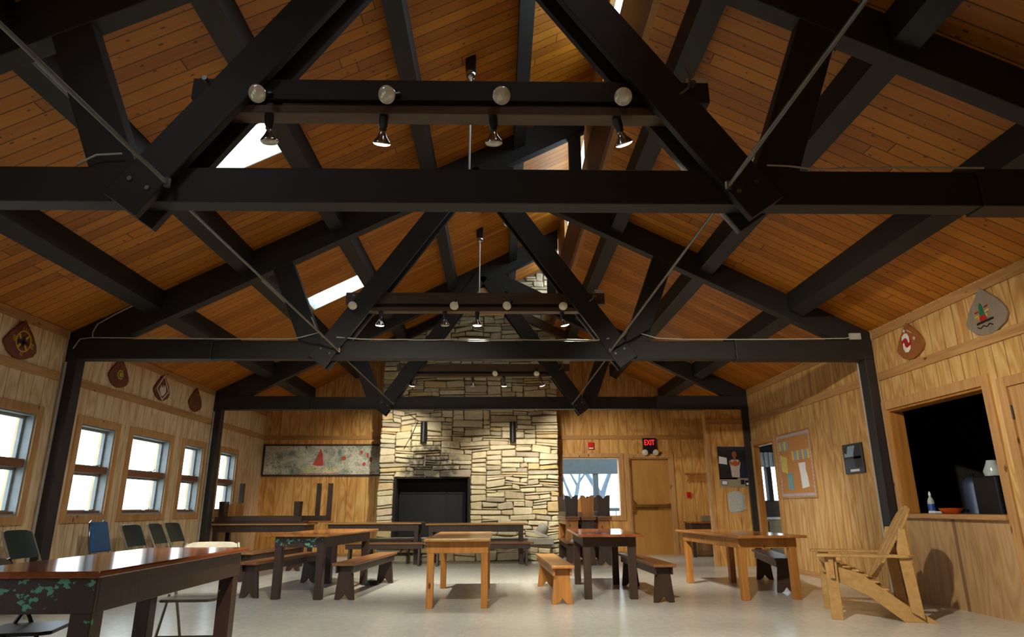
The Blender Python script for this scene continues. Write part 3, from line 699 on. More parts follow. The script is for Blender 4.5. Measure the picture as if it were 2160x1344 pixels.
# ------------------------------------------------------------------ stone chimney
CX0, CX1, CY = -2.5, 1.25, 14.0
t = thing('stone_chimney', 'tall cream rubble stone chimney with a fireplace on the far wall', 'chimney', (0, CY, 0))
FB = (-2.17, -.62, .42, 1.58)
core = MB()
fC = lambda u, v, d: (u, -d, v)
grid_wall(core, fC, 0, 0, [FB], -.55, -.03, CX0+.03, CX1-.03, 0, 4.4)
core.prism([(CX0+.03, 4.4), (CX1-.03, 4.4), (XC-.06, zr(XC)), (XC-.06, zl(XC)-.02), (CX0+.03, zl(CX0+.03)-.02)], fC, -.74, -.03)
core.prism(rect(CX0+.03, CX1-.03, 0, 4.4), fC, -.74, -.55)
core.build('chimney_core', M['mortar'], t)
def stones(x0, x1, z0, z1, hole, top=None, seed=3, uw=.08, uh=.05):
    rr = random.Random(seed); nx = int(round((x1-x0)/uw)); nz = int((z1-z0)/uh)
    occ = [[False]*nx for _ in range(nz)]
    def blocked(i, j):
        if i < 0 or j < 0 or i >= nx or j >= nz or occ[j][i]: return True
        if hole:
            x = x0+(i+.5)*uw; z = z0+(j+.5)*uh
            if hole[0]-.02 < x < hole[1]+.02 and hole[2]-.03 < z < hole[3]+.0: return True
        return False
    V = []; F = []; Cc = []
    for j in range(nz):
        for i in range(nx):
            if blocked(i, j): continue
            hh = rr.choices([1, 2, 3, 4], [28, 44, 16, 5])[0]; ww = rr.choices([3, 4, 5, 6, 7, 8, 9], [16, 22, 22, 16, 12, 7, 5])[0]
            if hh > 2: ww = min(ww, 7)
            k = 0
            while k < ww and not blocked(i+k, j): k += 1
            ww = k
            if not blocked(i+ww, j) and (blocked(i+ww+1, j)): ww += 1
            h2 = 1
            while h2 < hh and all(not blocked(i+k, j+h2) for k in range(ww)): h2 += 1
            for a in range(ww):
                for b_ in range(h2): occ[j+b_][i+a] = True
            ax, bx = x0+i*uw, x0+(i+ww)*uw; az, bz = z0+j*uh, z0+(j+h2)*uh
            g = .007
            if top:
                lim = min(top(ax), top(bx))
                if az > lim-.03: continue
                bz = min(bz, max(lim, az+.05))
            # rounded irregular outline
            pts = []; r_ = min(.022, (bz-az)*.3); J = .009
            m = 4
            for cxx, czz, a0 in ((bx-g-r_, bz-g-r_, 0), (ax+g+r_, bz-g-r_, 90), (ax+g+r_, az+g+r_, 180), (bx-g-r_, az+g+r_, 270)):
                for q in range(3):
                    an = math.radians(a0+q*45); pts.append((cxx+r_*math.cos(an)+rr.uniform(-J, J), czz+r_*math.sin(an)+rr.uniform(-J, J)))
            mx, mz = (ax+bx)/2, (az+bz)/2; dp = rr.uniform(.012, .05); k0 = len(V); n_ = len(pts)
            t_ = rr.random()
            q_ = rr.randint(-12, 12); J3 = lambda c: L(*[v+q_+rr.randint(-3, 3) for v in c])
            if t_ < .72: cc = J3((214, 202, 168))
            elif t_ < .82: cc = J3((204, 182, 134))
            elif t_ < .94: cc = J3((196, 184, 154))
            else: cc = J3((176, 166, 144))
            for px, pz in pts: V.append((px, .05, pz))
            for px, pz in pts: V.append((px, -dp+.012, pz))
            sx = 1-.016/max(.03, (bx-ax)/2); sz = 1-.014/max(.02, (bz-az)/2)
            for px, pz in pts: V.append((mx+(px-mx)*sx, -dp-rr.uniform(0, .006), mz+(pz-mz)*sz))
            for ring in (0, 1):
                for q in range(n_): F.append((k0+ring*n_+q, k0+ring*n_+(q+1) % n_, k0+(ring+1)*n_+(q+1) % n_, k0+(ring+1)*n_+q)); Cc.append(cc)
            F.append(tuple(range(k0+2*n_, k0+3*n_))); Cc.append(cc)
    from mathutils import noise as mn
    def warp(v):
        x, y, z = v; a = mn.noise(Vector((x*2.1, z*2.6, 3.3))); b_ = mn.noise(Vector((x*2.6, z*2.1, 9.1))); c_ = mn.noise(Vector((x*7, z*9, 1.7)))
        e = 0 if hole and hole[0]-.15 < x < hole[1]+.15 and hole[2]-.1 < z < hole[3]+.1 else 1
        return (x+.03*a*e, y, z+(.05*b_+.012*c_)*e)
    V = [warp(v) for v in V]
    me = bpy.data.meshes.new('stones'); me.from_pydata(V, [], F)
    ca = me.color_attributes.new('Col', 'FLOAT_COLOR', 'CORNER'); li = 0
    for p, cc in zip(me.polygons, Cc):
        for _ in range(p.loop_total): ca.data[li].color = (*cc, 1); li += 1
    me.materials.append(M['stone'])
    bm = bmesh.new(); bm.from_mesh(me); bmesh.ops.recalc_face_normals(bm, faces=bm.faces[:]); bm.to_mesh(me); bm.free()
    return me
def ctop(x): return min(zl(x)-.02, 6.3)
o = bpy.data.objects.new('stone_facing', stones(CX0-.01, CX1+.02, 0, 6.3, FB, ctop)); C.objects.link(o); o.parent = t
# firebox
a, b, c, d = FB; w = MB(); w.box(a-.02, a+.03, -.01, .5, c, d); w.box(b-.03, b+.02, -.01, .5, c, d); w.box(a, b, .45, .5, c, d); w.box(a, b, -.005, .5, d, d+.03); w.box(a, b, 0, .5, c-.02, c+.005)
w.build('firebox', M['soot'], t)
w = MB()
for x0, x1 in ((-1.75, -1.72), (-1.12, -1.09), (-2.1, -2.08), (-.72, -.7)): w.box(x0, x1, .28, .30, .43, 1.3)
w.box(-2.1, -.7, .28, .30, 1.28, 1.31); w.box(-2.1, -.7, .295, .30, .43, 1.29)
w.build('fire_screen', M['soot2'], t)
# hearth
h = thing('hearth', 'raised stone hearth with a grey slab top before the chimney', 'hearth', (0, 13.65, 0))
w = box(-2.35, 1.02, -.31, .24, 0, .3); w.build('hearth_core', M['mortar'], h)
o = bpy.data.objects.new('hearth_facing', stones(-2.36, 1.04, 0, .3, None, None, 9)); C.objects.link(o); o.parent = h; o.location = (0, -.33, 0)
box(-2.4, 1.07, -.37, .25, .3, .42).build('hearth_slab', M['slab'], h, bevel=.012)
for x, nm in ((-1.595, 'left'), (.292, 'right')):
    t = thing('wall_sconce', 'black tube sconce on the %s half of the stone chimney' % nm, 'sconce', (x, 13.9, 2.32), 0, 'black tube sconces on the chimney')
    MB().lathe([(.06, 0), (.066, .002), (.066, .42), (.058, .42), (.058, .41)], 20).build('sconce_tube', M['iron'], t, smooth=True)
    box(-.03, .03, .05, .1, .14, .26).build('sconce_bracket', M['iron'], t)
w = MB().tube([(-1.93, 13.96, 2.92), (-1.72, 13.94, 2.78), (-1.86, 13.94, 2.45), (-2.0, 13.95, 2.2)], .007)
tag(w.build('wire', M['iron'], smooth=True), 'dark wire hanging down the left of the stone chimney', 'wire')
# hat on hearth
t = thing('bucket_hat', 'grey felt bucket hat lying on the right end of the hearth', 'hat', (.83, 13.5, .49))
t.rotation_euler = (.35, .25, .5)
MB().lathe([(.115, .02), (.12, .03), (.11, .1), (.1, .17), (.07, .2), (.01, .205)], 24).build('hat_crown', M['fabric'], t, smooth=True)
MB().lathe([(.11, .035), (.17, .0), (.172, .006), (.115, .045)], 24).build('hat_brim', M['fabric'], t, smooth=True)

# ------------------------------------------------------------------ tables and benches
def table(x, y, rz, wd, ln, ht, leg, over, top, side, label, ap=.13, taper=1.0, cat='table', group=None):
    """origin at the centre of the footprint; length along local y"""
    t = thing('table', label, cat, (x, y, 0), rz, group)
    tt = .03
    box(-wd/2, wd/2, -ln/2, ln/2, ht-tt, ht).build('tabletop', top, t, bevel=.008)
    a, b = wd/2-over[0], ln/2-over[1]; q = ht-tt
    for sx in (-1, 1):
        for sy in (-1, 1):
            cx, cy = sx*(a-leg/2), sy*(b-leg/2); k = leg/2; kk = k*taper
            w = MB().add([(cx-kk, cy-kk, 0), (cx+kk, cy-kk, 0), (cx+kk, cy+kk, 0), (cx-kk, cy+kk, 0), (cx-k, cy-k, q-.001), (cx+k, cy-k, q-.001), (cx+k, cy+k, q-.001), (cx-k, cy+k, q-.001)],
                         [(0,3,2,1),(4,5,6,7),(0,1,5,4),(1,2,6,5),(2,3,7,6),(3,0,4,7)])
            w.build('leg', side, t, bevel=.004)
    e = .004; k = leg
    for sy in (-1, 1): box(-a-e, a+e, min(sy*(b+e), sy*(b-.022)), max(sy*(b+e), sy*(b-.022)), q-ap, q-.002).build('apron', side, t, bevel=.003)
    for sx in (-1, 1): box(min(sx*(a+e), sx*(a-.022)), max(sx*(a+e), sx*(a-.022)), -b+.022, b-.022, q-ap, q-.002).build('apron', M['dark'] if side is M['chip'] else side, t, bevel=.003)
    return t
table(-2.12, 4.015, math.radians(.4), .70, 1.82, .74, .095, (.035, .05), M['topd'], M['chip'], 'nearest table, glossy brown top and dark legs chipped to teal paint', ap=.15)
table(-.435, 8.18, 0, .70, 2.0, .69, .072, (.03, .1), M['toptan'], M['pine'], 'narrow orange pine table end-on in the middle before the hearth', ap=.12)
table(-2.21, 8.86, math.radians(-7), .76, 1.95, .715, .085, (.085, .13), M['top'], M['chip'], 'dark table with teal paint chips under its orange top, left of the middle table', ap=.12)
table(1.30, 8.66, math.radians(-2), .74, 1.95, .705, .085, (.07, .2), M['topd'], M['dark'], 'dark legged table with glossy red brown top between the two short benches', ap=.11)
table(2.975, 8.62, math.radians(4.5), .80, 2.1, .69, .08, (.06, .16), M['top'], M['pine'], 'orange pine table before the notice board, right of the dark table', ap=.11)

def bench_parts(t, ln, ht, wd, seat, side, legw=(.23, .17)):
    box(-wd/2, wd/2, -ln/2, ln/2, ht-.03, ht).build('seat', seat, t, bevel=.005)
    for sx in (-1, 1): box(sx*(wd/2-.035)-.011, sx*(wd/2-.035)+.011, -ln/2+.06, ln/2-.06, ht-.11, ht-.031).build('apron', side, t, bevel=.003)
    for sy in (-1, 1):
        y = sy*(ln/2-.13); b, a = legw[0]/2, legw[1]/2; q = ht-.032
        poly = [(-b, 0), (-b*.55, 0), (-b*.3, .02), (0, .065), (b*.3, .02), (b*.55, 0), (b, 0), (a, q-.08), (a, q), (-a, q), (-a, q-.08)]
        MB().prism(poly, lambda u, v, d: (u, d, v), y-.018, y+.018).build('leg', side, t, bevel=.003)
def bench(x, y, rz, ln, label, seat, side, ht=.40, wd=.25, group='plank benches in the hall'):
    t = thing('bench', label, 'bench', (x, y, 0), rz, group); bench_parts(t, ln, ht, wd, seat, side); return t
rad = math.radians
bench(.655, 8.36, rad(2), 1.9, 'short orange pine bench between the middle table and the dark legged table', M['piney'], M['pine'])
bench(1.775, 8.42, rad(2), 1.85, 'short dark bench right of the dark legged table', M['seatb'], M['dark'])
bench(-1.665, 8.85, rad(-6), 1.95, 'dark bench right of the teal chipped table near the middle table', M['seatb'], M['dark'])
bench(-2.78, 9.0, rad(-9), 1.85, 'dark bench left of the teal chipped table', M['seatb'], M['dark'])
bench(3.63, 9.1, rad(-12), 1.75, 'dark bench right of the orange pine table by the doorway', M['darky'], M['dark'])
bench(-3.50, 10.75, rad(-6), 1.9, 'long dark bench standing behind the left dark bench, before the loaded table', M['seatb'], M['dark'])
# tables in front of the hearth (long side to camera)
table(-2.32, 12.92, PI/2, .62, 1.78, .735, .075, (.05, .06), M['toptan'], M['dark'], 'long dark table before the fireplace, left one of two end to end', ap=.12)
table(-.42, 12.86, PI/2, .62, 1.86, .715, .075, (.05, .06), M['toptan'], M['dark'], 'long dark table before the hearth, right one of two end to end', ap=.12)
bench(-2.05, 12.42, PI/2, 1.5, 'dark bench before the left table at the fireplace', M['seatb'], M['dark'])
bench(-.3, 12.38, PI/2, 1.85, 'dark bench before the right table at the hearth', M['seatb'], M['dark'])
bench(-2.05, 12.98, PI/2, .95, 'dark bench pushed under the left fireplace table', M['darky'], M['dark'], ht=.44)
# loaded table at the left
table(-4.33, 12.72, PI/2, .75, 1.75, .735, .08, (.05, .06), M['toptan'], M['dark'], 'dark table under upturned furniture in the far left corner', ap=.12)
# upturned bench and upturned table on it
t = thing('bench', 'upturned dark bench lying on the far left corner table', 'bench', (-4.38, 12.55, .739), 0, 'plank benches in the hall')
box(-.86, .86, -.125, .125, 0, .03).build('seat', M['darky'], t, bevel=.005)
for sx in (-1, 1): box(-.78, .78, sx*.09-.011, sx*.09+.011, .031, .12).build('apron', M['darky'], t, bevel=.003)
for sy in (-1, 1):
    MB().prism([(-.085, .031), (.085, .031), (.085, .1), (.11, .38), (.06, .38), (0, .32), (-.06, .38), (-.11, .38), (-.085, .1)], lambda u, v, d: (d, u, v), sy*.68-.05, sy*.68+.05).build('leg', M['dark'], t, bevel=.003)
t = thing('table', 'upturned table with thin legs in the air behind the upturned bench', 'table', (-4.1, 13.04, .739), 0)
box(-.92, .92, -.2, .12, 0, .03).build('tabletop', M['top'], t, bevel=.005)
for sy in (-.17, .09): box(-.86, .86, sy-.011, sy+.011, .031, .12).build('apron', M['dark'], t)
for x in (-.86, .62, .84):
    box(x-.04, x+.04, .0, .075, .031, .72).build('leg', M['dark'], t, bevel=.003)
# orange notched planks beside it: two short stools
for i, (x, m) in enumerate(((-5.02, 'pine'), (-4.83, 'pine'))):
    t = thing('stool', 'small upturned stool with brown notched end, %s of two in the far left corner' % ('left', 'right')[i], 'stool', (x, 12.76, .739), 0)
    box(-.075, .075, -.07, .07, 0, .025).build('seat', M['darky'], t)
    MB().prism([(-.07, .026), (.07, .026), (.075, .36), (.03, .36), (0, .32), (-.03, .36), (-.075, .36)], lambda u, v, d: (u, d, v), -.06, -.03).build('leg', M[m], t, bevel=.003)
# stacked benches under the end window
SX = [(1.325, ('dark', 'pine', 'dark')), (1.615, ('dark', 'dark', 'pine')), (1.91, ('dark', 'pine', 'dark'))]
lv = ['bottom', 'middle', 'top']
cols = ['left', 'centre', 'right']
for i, (x, ms) in enumerate(SX):
    for k in range(3):
        up = k == 2
        t = thing('bench', '%s bench of the %s stack under the end window%s' % (lv[k], cols[i], ', upside down' if up else ''), 'bench', (x, 13.05, (0, .402, 1.206)[k]), 0, 'benches stacked under the end window')
        bench_parts(t, 1.7, .40, .26, M['seatb'], M[ms[k]], (.25, .22))
        if up: t.rotation_euler = (PI, 0, 0)

# ------------------------------------------------------------------ chairs
def folding(x, y, face, label, seat, frame, s=1.0, padded=True, tall=0):
    """face = heading of the chair front (angle of local +y)"""
    t = thing('folding_chair', label, 'chair', (x, y, 0), face-PI/2, 'metal folding chairs'); t.scale = (s, s, s)
    up = lambda z: .20-.40*z/.80
    for sx in (-.215, .215):
        w = MB().tube([(sx, up(0), 0), (sx, up(.4), .4), (sx, up(.74), .74), (sx*.93, up(.785), .79+tall)], .0115); w.build('front_leg', frame, t, smooth=True)
        w = MB().tube([(sx*.9, -.30, 0), (sx*.9, -.18, .25), (sx*.9, up(.5)+.0, .5)], .0115); w.build('rear_leg', frame, t, smooth=True)
    w = MB()
    z0, z1 = .53-tall, .80+tall; nn = 8; th = .028 if padded else .012
    vs = []
    for i in range(nn+1):
        u = -1+2*i/nn; bow = -.025*(1-u*u)
        for z, dy in ((z0, 0), (z1, 0), (z1, -th), (z0, -th)):
            zz = z-(.02*abs(u)**6 if z == z1 else 0); vs.append((u*.205, up(zz)+bow+dy+.012, zz))
    fs = [(4*i+j, 4*i+(j+1) % 4, 4*(i+1)+(j+1) % 4, 4*(i+1)+j) for i in range(nn) for j in range(4)]+[(0,1,2,3),(4*nn+3,4*nn+2,4*nn+1,4*nn)]
    w.add(vs, fs).build('backrest', seat, t, bevel=.006)
    pl = [(-.19, -.14), (.19, -.14), (.205, .18), (.17, .235), (-.17, .235), (-.205, .18)]
    MB().prism(pl, lambda u, v, d: (u, v, d), .405, .405+(.035 if padded else .02)).build('seat', seat if padded else frame, t, bevel=.008)
    w = MB().tube([(-.19, -.26, .08), (.19, -.26, .08)], .008); w.tube([(-.215, up(.16), .16), (.215, up(.16), .16)], .008); w.build('stretcher', frame, t, smooth=True)
    return t
folding(-4.69, 7.02, 0, 'dark green folding chair left of the near post under the first window', M['greenv'], M['beige'])
folding(-4.68, 9.1, rad(-4), 'dark green folding chair against the wall right of the blue chair', M['greenv'], M['beige'])
folding(-4.68, 9.74, rad(3), 'dark green folding chair under the third window, middle of the row of three', M['greenv'], M['beige'])
folding(-4.7, 10.27, rad(-2), 'dark green folding chair under the third window, farthest of the row of three', M['greenv'], M['beige'])
folding(-2.17, 5.09, rad(-88), 'cream topped folding chair at the far end of the nearest table', M['cream'], M['beige'], .95, False)
folding(-2.58, 3.86, rad(14), 'dark folding chair pushed under the left side of the nearest table', M['beige'], M['cdark'], .93, False)
# blue padded chair
t = thing('stacking_chair', 'blue padded chair with chrome frame against the left wall', 'chair', (-4.64, 8.43, 0), -PI/2)
for sx in (-.2, .2):
    MB().tube([(sx, .22, 0), (sx, .2, .42), (sx, -.18, .43), (sx*.98, -.22, .6), (sx*.8, -.27, .84), (sx*.6, -.275, .86)], .012).build('side_frame', M['chrome'], t, smooth=True)
    MB().tube([(sx, -.26, 0), (sx, -.17, .42)], .012).build('rear_leg', M['chrome'], t, smooth=True)
box(-.2, .2, -.17, .22, .435, .49).build('seat', M['bluev'], t, bevel=.015)
w = MB().prism([(-.2, .5), (.2, .5), (.15, .85), (-.15, .85)], lambda u, v, d: (u, -.2-(v-.5)*.2+d, v), 0, .04); w.build('backrest', M['bluev'], t, bevel=.012)

# wooden Adirondack chair, local +y = front
t = thing('adirondack_chair', 'unfinished lumber lounge chair with slatted back before the serving hatch', 'chair', (3.575, 6.66, 0), rad(159)-PI/2)
def side(sx):
    f = lambda u, v, d: (d, u, v)
    x0, x1 = sx*.31-.018, sx*.31+.018
    MB().prism([(.38, .36), (.38, .48), (.10, .40), (-.24, .14), (-.48, 0), (-.2, 0), (.05, .2)], f, x0, x1).build('side_rail', M['raw'], t, bevel=.004)
    x0, x1 = sx*.352-.02, sx*.352+.02
    MB().prism([(.30, 0), (.40, 0), (.40, .545), (.30, .545)], f, x0, x1).build('front_leg', M['raw'], t, bevel=.004)
    MB().prism([(.33, .36), (.37, .36), (.37, .545), (.33, .545)], f, x0+sx*.032, x1+sx*.03).build('arm_bracket', M['raw'], t)
    MB().prism([(-.36, .03), (-.26, .09), (-.22, .62), (-.26, .8), (-.31, .8), (-.32, .6)], f, x0-sx*.005, x1-sx*.005).build('rear_post', M['raw'], t, bevel=.004)
    MB().prism([(sx*.29, .47), (sx*.42, .47), (sx*.44, .4), (sx*.40, -.3), (sx*.34, -.36), (sx*.32, -.3)], lambda u, v, d: (u, v, d), .546, .572).build('armrest', M['raw'], t, bevel=.005)
for sx in (-1, 1): side(sx)
for k in range(7):
    y = .40-.075*k; z = .475-.004*k-.0006*k*k*9
    box(-.33, .33, y-.062, y, z, z+.02).build('seat_slat', M['raw'], t, bevel=.006)
bl = Vector((0, -.04, .34)); bt = Vector((0, -.43, 1.0))
for k, (u0, u1, v0, v1, ht) in enumerate(((-.17, -.09, -.28, -.105, .955), (-.08, .08, -.095, .095, 1.0), (.09, .17, .105, .28, .955))):
    pl = [(u0, 0), (u1, 0)]
    if k == 0: pl += [(v1, .985), (-.18, .96), (-.25, .87), (v0, .75)]
    elif k == 1: pl += [(v1, .985), (0, 1.0), (v0, .985)]
    else: pl += [(v1, .75), (.25, .87), (.18, .96), (v0, .985)]
    MB().prism(pl, lambda u, v, d: tuple(bl.lerp(bt, v)+Vector((u, d*.86, d*.5))), 0, .022).build('back_slat', M['raw'], t, bevel=.004)
MB().box(-.36, .36, -.335, -.30, .50, .545).build('rear_crossbar', M['raw'], t, bevel=.004)
MB().box(-.30, .30, -.285, -.25, .68, .75).build('back_crossbar', M['raw'], t, bevel=.004)

# ------------------------------------------------------------------ things on the walls
LEAF = [(0, .235), (.07, .17), (.15, .1), (.225, .0), (.24, -.06), (.2, -.12), (.1, -.165), (.03, -.18), (-.06, -.175), (-.15, -.14), (-.225, -.07), (-.24, -.03), (-.17, .07), (-.06, .18)]
def plaque(f, u, v, k, mat, label, flip=1):
    t = thing('plaque', label, 'plaque', f(u, v, 0), 0, 'painted leaf shaped camp plaques')
    o = Vector(f(u, v, 0)); g = lambda a, b, d: tuple(Vector(f(u+a, v+b, d))-o)
    MB().prism([(x*k*flip, y*k) for x, y in LEAF], g, .004, .028).build('plaque_board', mat, t, bevel=.004)
    return t, g
def em(t, g, name, mat, polys, d=.0285, h=.003):
    w = MB()
    for p in polys: w.prism(p, g, d, d+h)
    return w.build(name, mat, t)
def ring(cx, cz, r0, r1, n_=24, sx=1):
    return [[(cx+sx*r*math.cos(2*PI*a/n_), cz+r*math.sin(2*PI*a/n_)) for r, a in ((r0, i), (r1, i), (r1, i+1), (r0, i+1))] for i in range(n_)]
def disc(cx, cz, rx, rz_, n_=20, a0=0, a1=2*PI): return [(cx+rx*math.cos(a0+(a1-a0)*i/n_), cz+rz_*math.sin(a0+(a1-a0)*i/n_)) for i in range(n_)]
def bar(x0, z0, x1, z1, wd):
    dx, dz = x1-x0, z1-z0; l_ = math.hypot(dx, dz); nx, nz = -dz/l_*wd/2, dx/l_*wd/2
    return [(x0+nx, z0+nz), (x0-nx, z0-nz), (x1-nx, z1-nz), (x1+nx, z1+nz)]
t, g = plaque(onL, 6.97, 2.755, 1.05, M['plq'], 'red brown plaque with yellow sun emblem, nearest on the left wall')
em(t, g, 'sun_ring', M['pyel'], ring(.02, .01, .105, .118)+[bar(-.14, .02+i*.022, -.085, .01+i*.022, .008) for i in (-1, 0, 1)]+[bar(.125, -.01+i*.022, .185, -.02+i*.022, .008) for i in (-1, 0, 1)]+[bar(.02+i*.03, .118, .02+i*.035, .165, .008) for i in (-1, 0, 1)]+[bar(.02+i*.012, -.108, .02+i*.012, -.15, .008) for i in (-1, 1)])
em(t, g, 'sun_marks', M['pyel'], [bar(-.03, .03, -.055, .075, .022), bar(.05, .04, .085, .08, .022), bar(-.02, -.03, -.05, -.065, .024), bar(.05, -.03, .08, -.07, .024)])
em(t, g, 'sun_marks', M['pblk'], [bar(-.06, .0, .1, -.005, .03), bar(.02, -.05, .02, .06, .03)])
t, g = plaque(onL, 8.87, 2.77, 1.0, M['plq'], 'red brown plaque with small yellow green diamond, just right of the left post')
em(t, g, 'diamond', M['pyel'], [disc(.01, 0, .075, .07, 6)], .0285); em(t, g, 'diamond', M['pgrn'], [disc(.01, 0, .055, .052, 6)], .032); em(t, g, 'diamond', M['pyel'], [disc(.01, 0, .036, .034, 6)], .0355)
em(t, g, 'side_dots', M['pgrn'], [disc(-.09, 0, .02, .02, 10), disc(.12, 0, .02, .02, 10)]); em(t, g, 'side_dots', M['pora'], [bar(.01, .08, .01, .12, .03)])
t, g = plaque(onL, 10.05, 2.78, 1.0, M['plq'], 'brown plaque with white outlined diamond and white peaks above the third window')
dd = [(0, .2), (.185, -.02), (.02, -.165), (-.18, -.02)]
em(t, g, 'diamond_outline', M['pwht'], [bar(*dd[i], *dd[(i+1) % 4], .016) for i in range(4)])
em(t, g, 'peaks', M['pwht'], [[(-.1, -.03), (-.06, .05), (-.03, 0), (.0, .06), (.03, .01), (.06, .07), (.11, -.03), (.02, -.11), (-.02, -.11)]])
t, g = plaque(onL, 11.2, 2.77, 1.0, M['plq'], 'brown plaque with the letter E, last on the left wall before the far post')
o_ = Vector(onL(11.2, 2.77, 0)); mm = mat_of(onL, 11.2, 2.76, .03); mm.translation -= o_
text('letter', 'E', .16, M['pgrn'], mm, t, .002); em(t, g, 'letter_frame', M['plqg'], [bar(-.05, .1, .07, .1, .01), bar(-.05, -.1, .07, -.1, .01)])
t, g = plaque(onR, -7.0, 2.76, 1.02, M['plqr'], 'orange brown plaque with red and white swirl, right of the right post')
def comma(cx, cz, r, a): return [(cx+r*math.cos(a+i*PI/10), cz+1.25*r*math.sin(a+i*PI/10)) for i in range(11)]+[(cx+r*.45*math.cos(a+PI)+r*.5*math.cos(a+PI-i*PI/8)*1.0, cz+r*.5*math.sin(a+PI-i*PI/8)+r*.3*math.sin(a)) for i in range(1, 8)]
em(t, g, 'swirl', M['pred'], [disc(-.04, .01, .085, .105)]); em(t, g, 'swirl', M['pwht'], [[(-.11, .05), (-.1, .09), (-.05, .12), (0, .11), (.025, .06), (.02, .01), (0, .0), (-.01, .045), (-.04, .07), (-.08, .06)], [(.03, -.03), (.02, -.07), (-.03, -.1), (-.08, -.09), (-.105, -.04), (-.1, .01), (-.08, .02), (-.07, -.025), (-.04, -.05), (0, -.04)]], .032)
em(t, g, 'star', M['pwht'], [bar(-.07, .15, -.03, .15, .012), bar(-.05, .13, -.05, .17, .012), bar(.08, .03, .12, .03, .012), bar(.1, .01, .1, .05, .012), bar(.0, .15, .07, .1, .006)])
t, g = plaque(onR, -5.82, 2.75, 1.12, M['plqg'], 'grey plaque with green and red boat figure above the kitchen door')
em(t, g, 'figure_green', M['pgrn'], [[(-.06, 0), (-.055, .09), (-.035, .12), (-.01, .09), (0, 0)]]); em(t, g, 'figure_red', M['pred'], [[(-.06, -.005), (0, -.005), (.025, -.06), (-.07, -.06)], bar(-.12, .035, -.07, .04, .016), bar(.01, .06, .06, .07, .016)])
em(t, g, 'figure_yellow', M['pyel'], [bar(-.13, -.005, -.07, 0, .014), bar(.01, .02, .07, .03, .014), bar(.02, .0, .035, -.03, .01), bar(-.075, 0, -.09, -.04, .01)])
em(t, g, 'figure_black', M['pblk'], [bar(-.12, -.075, .1, -.065, .02)]+[bar(-.12+i*.04, -.105-.02*(i % 2), -.08+i*.04, -.105-.02*((i+1) % 2), .01) for i in range(5)])

# mural on the end wall
t = thing('mural', 'long framed painted mural with a red teepee shape, left of the chimney', 'painting', onE(-3.93, 2.015, 0))
o_ = Vector(onE(-3.93, 2.015, 0)); g = lambda a, b, d: tuple(Vector(onE(-3.93+a, 2.015+b, d))-o_)
MB().prism(rect(-1.25, 1.30, -.31, .31), g, .01, .03).build('mural_panel', M['mural'], t)
w = MB()
for q in (rect(-1.28, 1.33, .31, .345), rect(-1.28, 1.33, -.345, -.31), rect(-1.28, -1.245, -.31, .31), rect(1.295, 1.33, -.31, .31)): w.prism(q, g, .005, .04)
w.build('frame', M['dark'], t)
em(t, g, 'red_teepee', M['rmur'], [[(-.02, .26), (.03, .12), (.06, -.12), (-.06, -.13), (-.18, -.1), (-.1, .05)]], .0305, .001)
for q in (disc(.5, .04, .05, .05, 8), disc(.88, .17, .035, .04, 7), disc(1.02, .1, .03, .06, 7), disc(.95, -.09, .04, .045, 7), disc(1.1, .0, .03, .06, 7)): em(t, g, 'red_flower', M['rmur'], [q], .0305, .001)
em(t, g, 'red_line', M['rmur'], [bar(-.55, -.29, .4, -.287, .016)], .0305, .001)
mm = mat_of(onE, -3.93, 2.015-.215, .0312); mm.translation -= o_
text('lettering', 'OJIBWA DAYS', .125, M['ymur'], mm, t, .001)

# end wall small things
def onEt(name, label, cat, u, v): return thing(name, label, cat, onE(u, v, 0)), (lambda a, b, d: tuple(Vector(onE(a, b, d))-Vector(onE(0, 0, 0))))
t, g = onEt('exit_sign', 'lit red EXIT sign with two emergency lamp heads above the end door', 'sign', 3.37, 2.32)
MB().prism(rect(-.15, .15, -.17, .16), g, .003, .06).build('sign_case', M['iron'], t, bevel=.006)
o_ = Vector(onE(3.37, 2.32, 0)); mm = mat_of(onE, 3.37, 2.375, .062); mm.translation -= o_; mm = mm @ Matrix.Diagonal((.85, 1.25, 1, 1))
text('sign_letters', 'EXIT', .135, M['exit'], mm, t, .004)
for x in (-.115, .125):
    w = MB(); c0 = Vector(g(x, -.16, .09)); w.lathe([(.03, -.06), (.062, -.01), (.068, .0), (.06, .012), (.01, .018)], 18, Matrix.Translation(c0) @ Vector((.1*x, -1, -.3)).to_track_quat('Z', 'Y').to_matrix().to_4x4())
    w.build('lamp_head', M['bulbface'], t, smooth=True)
t, g = onEt('fire_alarm', 'red fire alarm horn left of the EXIT sign', 'alarm', 2.06, 2.315)
MB().prism(rect(-.065, .065, -.075, .075), g, .003, .05).build('alarm_body', M['red'], t, bevel=.006); MB().prism(rect(-.05, .05, -.07, -.045), g, .05, .054).build('alarm_strobe', M['white'], t)
t, g = onEt('alarm_pull', 'small red alarm pull box right of the end door', 'alarm', 4.18, 1.245)
MB().prism(rect(-.045, .045, -.06, .06), g, .003, .045).build('alarm_body', M['red'], t, bevel=.006); MB().prism(rect(-.03, .03, -.012, .012), g, .045, .055).build('alarm_handle', M['red'], t, bevel=.003)
# coat rack in the alcove
t, g = onEt('hat_rack', 'folding wooden peg rack on the end wall beside the partition', 'rack', 4.4, 1.6)
w = MB()
for i in range(4):
    x = -.25+i*.12; w.beam(g(x, .1, .02), g(x+.14, -.08, .05), .025, .012, (0, -1, 0)); w.beam(g(x+.14, .1, .035), g(x, -.08, .05), .025, .012, (0, -1, 0))
w.beam(g(-.28, .1, .03), g(.26, .1, .03), .02, .03)
w.build('rack_lattice', M['pine'], t)
